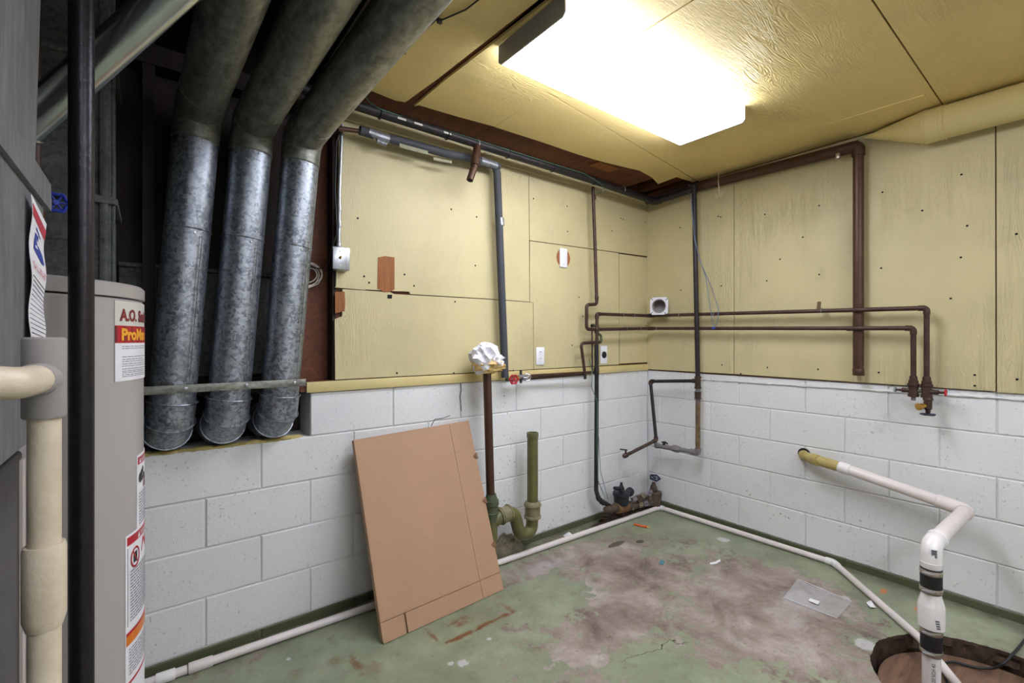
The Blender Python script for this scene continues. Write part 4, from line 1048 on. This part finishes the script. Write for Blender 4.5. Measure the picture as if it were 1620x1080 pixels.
# ---- vent stub in the corner
c = V((DB - .10, B(1043, 484, .10).y, B(1043, 484, .10).z))
t = thing('vent_stub', 'square white vent flange with round tube above the corner pipes', 'vent', tuple(c - V((0, 0, .07))))
d = V((-.93, -.36, 0)).normalized(); u = V((-d.y, d.x, 0)); 
hs = .066
fr = MB()
n = 24
for ring_r, off in ((.046, .0), (.046, .008)): pass
vs = []; fs = []
for k in range(n):
    a = 2 * math.pi * (k + .5) / n
    ca, sa = math.cos(a), math.sin(a); q = hs / max(abs(ca), abs(sa))
    for rr, oo in ((.047, .01), (q, .01), (q, 0), (.047, 0)): vs.append(c + d * oo + u * ca * rr + V((0, 0, sa * rr)))
for k in range(n):
    a, b = k * 4, ((k + 1) % n) * 4
    for j in range(4): fs.append((a + j, b + j, b + (j + 1) % 4, a + (j + 1) % 4))
MB().add(vs, fs).build('flange', 'white_plastic', t, False)
MB().lathe(c + d * .016, -d, [(0, .050), (.003, .053), (.003, .053), (.02, .050), (.11, .050), (.11, .0465), (.002, .0465), (0, .050)], 28, False).build('tube', 'pvc_grey', t)
MB().lathe(c - d * .075, -d, [(0, .047), (.01, .047)], 24).build('damper', 'pvc_grey', t)
for a in (.7, 2.35, 3.9, 5.4): MB().obox(c + d * .0105 + u * math.cos(a) * .074 + V((0, 0, math.sin(a) * .074)), u * math.cos(a) * .010 + V((0, 0, math.sin(a) * .010)), u * -math.sin(a) * .002 + V((0, 0, math.cos(a) * .002)), d * .0008).build('screw_slot', 'ink', t, False)

# ---- trap and standpipe
t = thing('drain_trap', 'olive painted drain trap with standpipe at the foot of the back wall', 'drain', tuple(A(790, 845, .14)))
o = .13
r0_ = A(770.5, 588, o); r1_ = A(776, 782, o)
MB().tube([r0_, r1_], .0235, 20).build('riser', 'copper_b', t)
ax = (0, 0, -1); f0 = A(777, 781, o)
MB().lathe(f0, ax, [(0, .028), (.012, .030), (.02, .034), (.032, .036), (.034, .043), (.06, .044), (.065, .038), (.10, .038), (.103, .042), (.11, .042), (.112, .036), (.15, .036)], 22).build('threaded_fitting', 'verdigris', t)
MB().tube([f0 - V((0, 0, .10)), f0 - V((0, 0, .33))], .036, 18).build('stack', 'olive', t)
s0 = A(842, 684, o); s1 = A(842.5, 800, o)
MB().lathe(s1, (0, 0, 1), [(0, .033), ((s0 - s1).z - .03, .033), ((s0 - s1).z - .028, .036), ((s0 - s1).z, .036), ((s0 - s1).z, .029), ((s0 - s1).z - .03, .029)], 24).build('standpipe', 'olive', t)
MB().lathe(s1 + V((0, 0, .03)), (0, 0, -1), [(0, .036), (.004, .045), (.018, .053), (.026, .053), (.03, .047), (.085, .046), (.088, .052), (.10, .052), (.105, .044)], 24).build('hub', 'olive_light', t)
tp = [s1 - V((0, 0, .04)), s1 - V((.0, 0, .13)), A(833, 842, o + .0), A(818, 833, o), A(812, 818, o), A(800, 810, o), A(785, 818, o), A(778, 832, o)]
tp = [s1 - V((0, 0, .05)), A(841, 842, o), A(822, 845, o), A(814, 812, o), A(800, 811, o), A(778, 826, o)]
MB().tube(tp, .037, 20, .055, 7).build('trap_bend', 'olive', t)
MB().tube([A(806, 811, o), A(790, 817, o)], .045, 20).build('trap_coupling', 'olive_light', t)
ring_bead(t, A(805, 811, o), A(806, 811, o) - A(790, 817, o), .045, 'olive_light', .006); ring_bead(t, A(793, 816, o), A(806, 811, o) - A(790, 817, o), .045, 'olive_light', .006)
tag(MB().blob((1.695, 2.232, .02), (.115, .034, .105), 4, .35, 2.6, 3., 0).build('concrete_lump', 'concrete', None, True, 60), 'rough lump of broken concrete beneath the olive drain trap', 'concrete')
# rag on the riser
t = thing('stuffed_rag', 'crumpled white paper and yellow foam stuffed on top of brown pipe', 'rag', tuple(A(771, 590, .13)))
MB().blob(A(769, 566, .135), (.085, .062, .078), 3, .55, 2.6, 5.).build('paper_wad', 'paper', t, False)
MB().blob(A(783, 572, .15), (.045, .045, .042), 3, .5, 2.4, 8.).build('paper_wad', 'paper', t, False)
MB().blob(A(772, 579, .13), (.095, .062, .042), 3, .55, 2.8, 2.).build('foam_scrap', 'foam_yellow', t, False)
MB().blob(A(788, 578, .14), (.04, .04, .022), 3, .5, 2.8, 6.).build('foam_scrap', 'foam_yellow', t, False)

# ---- cardboard leaning on the wall
c00, c10 = A(560, 696, .046), A(742, 665, .046)
c01, c11 = FL(607, 1019, .002), FL(797, 932, .002)
c10 = A(742, 665, .038)
nrm = (c11 - c10).cross(c01 - c10).normalized()
_o = V((0, 0, CAMH)); _d = c00 - _o
c00 = _o + _d * ((c10 - _o).dot(nrm) / _d.dot(nrm))
if nrm.y > 0: nrm = -nrm
t = thing('cardboard_sheet', 'flattened brown cardboard box leaning against the white block wall', 'cardboard', tuple((c01 + c11) / 2))
def cq(u, v, off=0.): return c00.lerp(c10, u).lerp(c01.lerp(c11, u), v) + nrm * off
def cpiece(u0, u1, v0, v1, off, th, name, mat='card'):
    e = .0016
    a = [cq(u, v, off) for u, v in ((u0 + e, v0 + e), (u1 - e, v0 + e), (u1 - e, v1 - e), (u0 + e, v1 - e))]
    MB().prism(a, nrm * -th).build(name, mat, t, False)
cpiece(0, .80, 0, .905, 0, .005, 'front_panel'); cpiece(.80, 1, 0, .905, -.0006, .005, 'front_panel')
cpiece(0, .165, .905, 1, .0004, .005, 'bottom_flap'); cpiece(.175, .80, .905, 1, .0010, .005, 'bottom_flap'); cpiece(.80, 1, .905, 1, .0008, .005, 'bottom_flap')
cpiece(.004, .995, .004, .992, -.0055, .016, 'inner_layer', 'card_dark')
cpiece(0, 1, 0, 1, -.022, .005, 'back_panel')
m = MB().prism([cq(-.002, v, o_) for v, o_ in ((0, 0), (.99, 0), (.99, -.026), (0, -.026))], (c10 - c00).normalized() * .004); m.build('side_fold', 'card', t, False)
m = MB().prism([cq(u, -.001, o_) for u, o_ in ((0, 0), (1, 0), (1, -.026), (0, -.026))], (c01 - c00).normalized() * .004); m.build('top_fold', 'card', t, False)
for v in (.22, .49, .745):
    MB().add([cq(.965, v, .001), cq(1.006, v - .018, .002), cq(1.008, v + .022, .008), cq(.985, v + .02, .0015)], [(0, 1, 2, 3)]).build('torn_tab', 'card_dark', t, False)

# ---- PVC along the floor
t = thing('floor_pipe', 'thin white plastic pipe lying along both walls and into the sump', 'pipe', (1.5, 2.16, 0))
z = .0175
fp = [V((-.6, 2.235, z)), V((3.085, 2.118, z)), V((3.112, .975, z)), FL(1456, 1010, .012), V((2.34, .268, -.045))]
MB().tube(fp[:2], .0165, 16).build('pipe', 'pvc', t)
MB().tube(fp[1:3], .0165, 16).build('pipe', 'pvc', t)
MB().tube([fp[2], fp[3], fp[4]], .0165, 16).build('pipe', 'pvc', t)
elbow(t, fp, 1, .0205, .035, 'pvc_new'); elbow(t, fp, 2, .0205, .04, 'pvc_new')
d = (fp[1] - fp[0]).normalized()
q = FL(318, 1055, .0175); q = fp[0] + d * ((q - fp[0]).dot(d)); coupling(t, q, d, .0205, .08, 'pvc')
ring_bead(t, fp[0] + d * ((FL(297, 1063, .0175) - fp[0]).dot(d)), d, .0172, 'ink', .0012, 'joint_mark')
q = FL(262, 1074, .0175); q = fp[0] + d * ((q - fp[0]).dot(d)); coupling(t, q, d, .021, .06, 'pvc_new')
d = (fp[4] - fp[3]).normalized()
coupling(t, fp[4] - d * .09, d, .0205, .09, 'pvc_new')

# ---- meter set in the corner
t = thing('water_meter', 'rusted water meter set with black register and blue valve in the corner', 'water meter', tuple(A(1000, 822, .14)))
a0, a1 = A(960, 800, .14), A(1036, 795, .14)
a0, a1 = A(957, 806, .135), A(1038, 793, .135); ad = (a1 - a0).normalized(); al = (a1 - a0).length
MB().lathe(a0, ad, [(0, .018), (.02, .024), (.045, .024), (.05, .03), (.07, .03), (.075, .024), (.1, .024), (.11, .034), (.27, .036), (.28, .026), (.3, .032), (.33, .032), (.34, .026), (al, .03)], 10).build('meter_body', 'rust_meter', t, False)
MB().lathe(a0 + ad * .115, ad, [(0, .036), (.01, .040), (.06, .043), (.11, .039), (.12, .034)], 14).build('meter_casing', 'rust_orange', t)
MB().lathe(A(1037, 806, .135), (0, 0, 1), [(0, .034), (.02, .040), (.09, .038), (.11, .030), (.13, .030), (.14, .020)], 12).build('valve_body', 'rust_meter', t)
MB().lathe(A(1041, 792, .13), (0, 0, 1), [(0, .022), (.06, .030), (.075, .024), (.08, .01)], 10).build('packing_nut', 'rust_meter', t, False)
MB().blob(A(1000, 810, .085), (.19, .03, .045), 4, .35, 3.2, 4.).build('crusted_base', 'crust_green', t, True, 60)
for k, (px, py, q_) in enumerate(((1003, 790, .020), (1010, 788, .022), (1016, 784, .020), (1022, 782, .018), (1026, 788, .022), (1013, 798, .02), (1021, 795, .022), (986, 806, .014), (999, 803, .014), (1029, 778, .015))):
    MB().blob(A(px, py, .155), (q_ * 1.3, q_, q_), 3, .6, 3.2, k).build('corroded_fitting', ('grey_iron', 'rust_meter', 'concrete')[k % 3], t, True, 60)
MB().lathe(A(983, 797, .14), (0, 0, 1), [(0, .05), (.02, .052), (.06, .055), (.066, .062), (.085, .06), (.09, .04)], 18).build('register', 'meter_black', t)
MB().blob(A(996, 778, .15), (.038, .03, .034), 3, .1, 2, 1.).build('register_head', 'meter_black', t)
MB().tube([A(972, 772, .15), A(984, 772, .15)], .012, 10).build('register_lid', 'meter_black', t)
MB().lathe(A(983, 775, .14), (0, 0, 1), [(0, .024), (.02, .02), (.035, .011), (.055, .009)], 12).build('register_cap', 'meter_black', t)
MB().lathe(A(1034, 775, .12), (0, 0, 1), [(0, .028), (.03, .024), (.045, .016), (.06, .012)], 12).build('valve_bonnet', 'rust_meter', t)
handwheel(t, A(1036, 755.5, .12), (-.2, -.3, 1), .034, 'navy', 'handwheel', 5)
tag(MB().blob((2.80, 2.21, -.005), (.28, .065, .05), 4, .5, 3.4, 9., 0).build('debris_heap', 'concrete_dark', None, True, 60), 'dark crumbly debris heaped under the rusted water meter', 'debris')

# ---- sump: lid, discharge pipe, cord
tag(MB().lathe((2.445, .241, -.085), (0, 0, 1), [(0, .350), (.002, .353), (.016, .353), (.018, .350)], 72).build('sump_lid', 'lid'), 'round damp plywood lid set down in the floor pit', 'lid')
t = thing('discharge_pipe', 'white plastic sump discharge pipe rising from pit and along right wall', 'pipe', (2.383, .423, -.065))
sp = V((2.383, .423, -.066)); r0 = .0285
def up(z): return V((sp.x + .008 * (.5 - z), sp.y, z))
E1 = V((2.387, .423, .512))
MB().tube([up(-.066), up(.13)], r0, 28).build('lower_pipe', 'pvc_new', t)
vs, fs = text_mesh('PVC-1120 SCH 40', .016)
phl = math.radians(-146)
MB().add([V((up(.0).x, sp.y, 0)) + V((math.cos(phl - v.y / r0), math.sin(phl - v.y / r0), 0)) * (r0 + .0008) + V((0, 0, -.055 + v.x)) for v in vs], fs).build('printed_lettering', 'ink', t, False)
def band(z0, z1, r, mat, name): return MB().lathe(up(z0), (0, 0, 1), [(0, r - .001), (.002, r), (z1 - z0 - .002, r), (z1 - z0, r - .001)], 32).build(name, mat, t)
def z_of(py): return CAMH - (py - HOR) / FPX * 1.80
rubber_lo = band(z_of(1034), z_of(989), .0335, 'rubber', 'rubber_coupling')
rubber_hi = band(z_of(936), z_of(895), .0335, 'rubber', 'rubber_coupling')
for py in (1029, 997, 931, 903):
    b = band(z_of(py + 4), z_of(py - 3.5), .0350, 'steel', 'hose_clamp')
    q = up(z_of(py)) + V((-1, .05, 0)) * .036
    sc = MB().lathe(q - V((.25, -.97, 0)) * .018, (.25, -.97, 0), [(0, .004), (.006, .0055), (.026, .0055), (.03, .003), (.036, .003)], 8).build('clamp_screw', 'zinc', t)
zv0, zv1 = z_of(992), z_of(932)
MB().lathe(up(zv0), (0, 0, 1), [(0, .034), (.004, .0415), (.085, .0415), (.092, .040), (.128, .031), (zv1 - zv0, .030)], 32).build('check_valve', 'pvc_new', t)
m = MB()
for k, (dz, ln) in enumerate(((.045, .02), (.036, .026), (.027, .018), (.018, .022))):
    for a0_ in (-150, -141):
        ph_ = math.radians(a0_ + k * 2)
        m.obox(up(zv0 + dz) + V((math.cos(ph_), math.sin(ph_), 0)) * .0418, V((-math.sin(ph_), math.cos(ph_), 0)) * .003, V((math.cos(ph_), math.sin(ph_), 0)) * .0004, (0, 0, .003))
tag(m.build('printed_marks', 'ink_grey', t, False), kind='stuff')
E2 = V((3.035, .415, .498))
MB().lathe(up(z_of(897)), (0, 0, 1), [(0, .0325), (.002, .0335), (.022, .0335), (.024, .031)], 28).build('elbow_socket', 'pvc_new', t)
MB().tube([up(z_of(890)), V((E1.x, E1.y, E1.z)), E1 + (E2 - E1).normalized() * .075], .0325, 28, .05, 8).build('elbow', 'pvc_new', t)
MB().lathe(E1 + (E2 - E1).normalized() * .068, E2 - E1, [(0, .0335), (.012, .0355), (.028, .0355), (.03, .031)], 28).build('elbow_socket', 'pvc_new', t)
MB().tube([E1 + (E2 - E1).normalized() * .08, E2], r0, 24).build('cross_run', 'pvc', t)
SW = B(1272, 721, .03); S1 = B(1290, 727, .075); S2 = B(1336, 740.5, .095); 
MB().tube([E2 + (E1 - E2).normalized() * .05, E2, E2 + (S2 - E2).normalized() * .06], .0325, 24, .035, 6).build('elbow', 'pvc', t)
ring_bead(t, E2 + (E1 - E2).normalized() * .045, E1 - E2, .0325, 'pvc', .003)
MB().tube([E2, S2], r0 - .001, 24).build('wall_run', 'pvc', t)
coupling(t, E2 + (S2 - E2).normalized() * .075, S2 - E2, .0325, .06, 'pvc')
coupling(t, S2, S2 - E2, .0318, .055, 'pvc_new')
MB().tube([S2, S1, SW, V((DB + .004, SW.y + .012, SW.z))], .0290, 22, .03).build('wall_stub', 'pvc_yellow', t)
coupling(t, S1, SW - S1, .0325, .05, 'pvc_yellow')
MB().lathe((DB - .001, SW.y + .010, SW.z + .006), (-1, 0, 0), [(0, .036), (.003, .032)], 16).build('wall_hole', 'void', t)
# barcode sticker on the elbow
q = V((E1.x, E1.y, E1.z - .055)); n_ = V((-.80, -.30, 0)).normalized(); u_ = V((-n_.y, n_.x, 0))
st = MB().obox(q + n_ * .0325 + V((0, 0, .03)) + u_ * .002, u_ * .010, n_ * .0006, V((0, 0, .017)) ).build('sticker', 'paper', t, False)
m = MB()
for k in range(9): m.obox(q + n_ * .0335 + V((0, 0, .016 + k * .0034)) + u_ * .002, u_ * .0078, n_ * .0003, (0, 0, (.0007, .0012, .0009)[k % 3]))
m.build('barcode', 'ink', st, False)
tag(MB().tube([V((2.37, .36, -.064)), FL(1492, 1049, -.055), FL(1508, 1046, -.055), FL(1545, 1056, -.058), FL(1572, 1058, -.045), FL(1590, 1048, .004), FL(1612, 1024, .010), FL(1640, 988, .006), V((3.05, -.35, .008)), V((2.9, -1.0, .008))], .0052, 10, .06, 6).build('power_cord', 'cord'), 'black power cord curling out of the sump pit to the right', 'cord')

# ---- yellow painted duct in the ceiling corner
t = thing('yellow_duct', 'yellow painted round duct tapering to a point under the ceiling', 'duct', (DB - .09, .2, CE - .165))
yx, yz, yr = DB - .099, CE - .084, .078
MB().cyl((yx, -2.3, yz), (yx, .50, yz), yr, 36).build('run', 'yellow', t)
MB().cyl((yx, .49, yz), (yx, .565, yz), yr + .003, 36).build('collar', 'yellow', t)
for y in (.49, .503, .557): ring_bead(t, (yx, y, yz), (0, 1, 0), yr + .0025, 'yellow', .0028)
R_ = []
for k in range(9):
    s_ = k / 8
    y = .565 + .27 * s_; rr = yr * (1 - s_) + .004
    cx_ = yx + (DB - .04 - yx) * s_; cz_ = yz + (CE - .028 - yz) * s_
    R_.append([V((cx_ + rr * math.cos(2 * math.pi * j / 32), y, cz_ + rr * math.sin(2 * math.pi * j / 32))) for j in range(32)])
MB().rings(R_).build('taper', 'yellow', t)

# ---- small hanging and lying things
p = V((3.044, 1.626, CE))
t = thing('pull_string', 'short white string ends hanging from the ceiling near the corner', 'string', tuple(p - V((0, 0, .16))))
MB().tube([p, p + V((.0, .004, -.08)), p + V((.004, .0, -.16)), p + V((.0, .02, -.19)), p + V((0, .022, -.15))], .0018, 6, .01).build('strand', 'string', t)
MB().tube([p + V((0, .002, -.08)), p + V((-.005, -.012, -.17)), p + V((-.005, -.018, -.19)), p + V((-.004, -.03, -.13))], .0018, 6, .01).build('strand', 'string', t)
t = thing('phone_wire', 'thin grey blue wires dangling beside the black vertical pipe', 'wire', tuple(B(1130, 520, .1)))
MB().tube([B(1093, 300, .13), B(1094, 330, .13), B(1099, 380, .13), B(1104, 400, .12), B(1117, 440, .115), B(1124, 490, .105), B(1129, 518, .1)], .0026, 6, .06).build('wire', 'wire_blue', t)
MB().tube([B(1094, 318, .13), B(1098, 370, .13), B(1106, 410, .12), B(1126, 455, .115), B(1137, 490, .105), B(1134, 512, .1), B(1129, 519, .1)], .0026, 6, .06).build('wire', 'wire_blue', t)
MB().tube([B(1065, 318, .05), B(1068, 306, .08), B(1076, 300, .10), B(1088, 303, .13), B(1095, 312, .135), B(1094, 296, .135), B(1088, 292, .12)], .0024, 6, .03).build('wire', 'wire_blue', t)
MB().obox(B(1129, 519, .1), (0, .010, 0), (.006, 0, 0), (0, 0, .006)).build('clip', 'blue', t, False)
t = thing('ceiling_cable', 'black cables stapled to the ceiling beside the rightmost duct', 'cable', (.78, 1.6, 2.43))
zc = CE - .008
MB().tube([V((.80, .6, zc)), V((.785, 1.2, zc)), V((.80, 1.48, zc)), V((.775, 1.6, zc - .015)), V((.79, 1.72, zc)), V((.765, 1.9, zc))], .0055, 8, .08).build('cable', 'cord', t)
MB().tube([V((.93, 1.0, zc)), V((.87, 1.28, zc)), V((.86, 1.36, zc)), V((.815, 1.47, zc)), V((.80, 1.47, zc))], .0028, 6, .05).build('cable', 'cord', t)
for q in ((.818, 1.468), (.792, 1.71)): MB().box((q[0] - .008, q[1] - .006, zc - .007), (q[0] + .008, q[1] + .006, CE), .001).build('staple', 'black', t)
# floor litter
def scrap(name, label, cat, pts, mat, z=.0015, th=.001, lift=0.):
    m = MB(); P = [FL(x, y, z) for x, y in pts]
    for i, q in enumerate(P): q.z += lift * (i % 2)
    m.prism(P, (0, 0, th))
    return tag(m.build(name, mat, None, False), label, cat)
scrap('paper_scrap', 'small pale blue paper scrap between the floor pipe and back wall', 'paper', [(891, 847), (900, 842), (908, 847), (899, 852)], 'paper', .002, .001, .004)
scrap('paper_scrap', 'folded white paper scrap beside the diagonal floor pipe', 'paper', [(1370, 953), (1378, 952), (1386, 961), (1377, 963)], 'paper', .002, .001, .008)
scrap('plastic_sliver', 'curved white plastic sliver lying on the bare floor', 'plastic', [(1123, 891), (1132, 889), (1139, 885), (1140, 888), (1133, 892), (1124, 893)], 'white_plastic', .001, .004)
scrap('plastic_chip', 'small teal chip lying on the worn floor', 'plastic', [(1042, 892), (1046, 885), (1052, 888), (1049, 893)], 'teal', .001, .002)
a_, b__ = FL(1003, 829, .008), FL(1024, 833.5, .008)
t = thing('orange_tube', 'orange plastic tube lying on the floor near the corner', 'tube', tuple((a_ + b__) / 2 - V((0, 0, .008))))
MB().cyl(a_, b__, .0075, 14).build('tube', 'orange', t)
MB().cyl(b__, b__ + (b__ - a_).normalized() * .012, .0055, 12).build('cap', 'foam_yellow', t)
P = [FL(1262, 917, .003), FL(1240, 946, .003), FL(1325, 979, .003), FL(1348, 953, .003)]
t = thing('plastic_sleeve', 'clear plastic sleeve lying flat on the worn floor', 'plastic', tuple(sum(P, V()) / 4))
n = 10; vs = []; fs = []
for i in range(n + 1):
    for j in range(n + 1):
        q = P[0].lerp(P[1], i / n).lerp(P[3].lerp(P[2], i / n), j / n)
        q.z = .003 + .004 * abs(mnoise.noise(V((i * .5, j * .4, 1)))) + (.006 if j in (0, n) else 0)
        vs.append(q)
for i in range(n):
    for j in range(n):
        a = i * (n + 1) + j; fs.append((a, a + 1, a + n + 2, a + n + 1))
MB().add(vs, fs).build('film', 'clear', t)
MB().prism([FL(1281, 946, .009), FL(1297, 951, .009), FL(1294, 956, .009), FL(1279, 950, .009)], (0, 0, .0006)).build('sticker', 'paper', t, False)
MB().tube([P[0] + V((0, 0, .006)), P[3] + V((0, 0, .006))], .0014, 6).build('sealed_edge', 'white_plastic', t)
MB().tube([P[1] + V((0, 0, .004)), P[2] + V((0, 0, .004))], .0010, 6).build('sealed_edge', 'white_plastic', t)
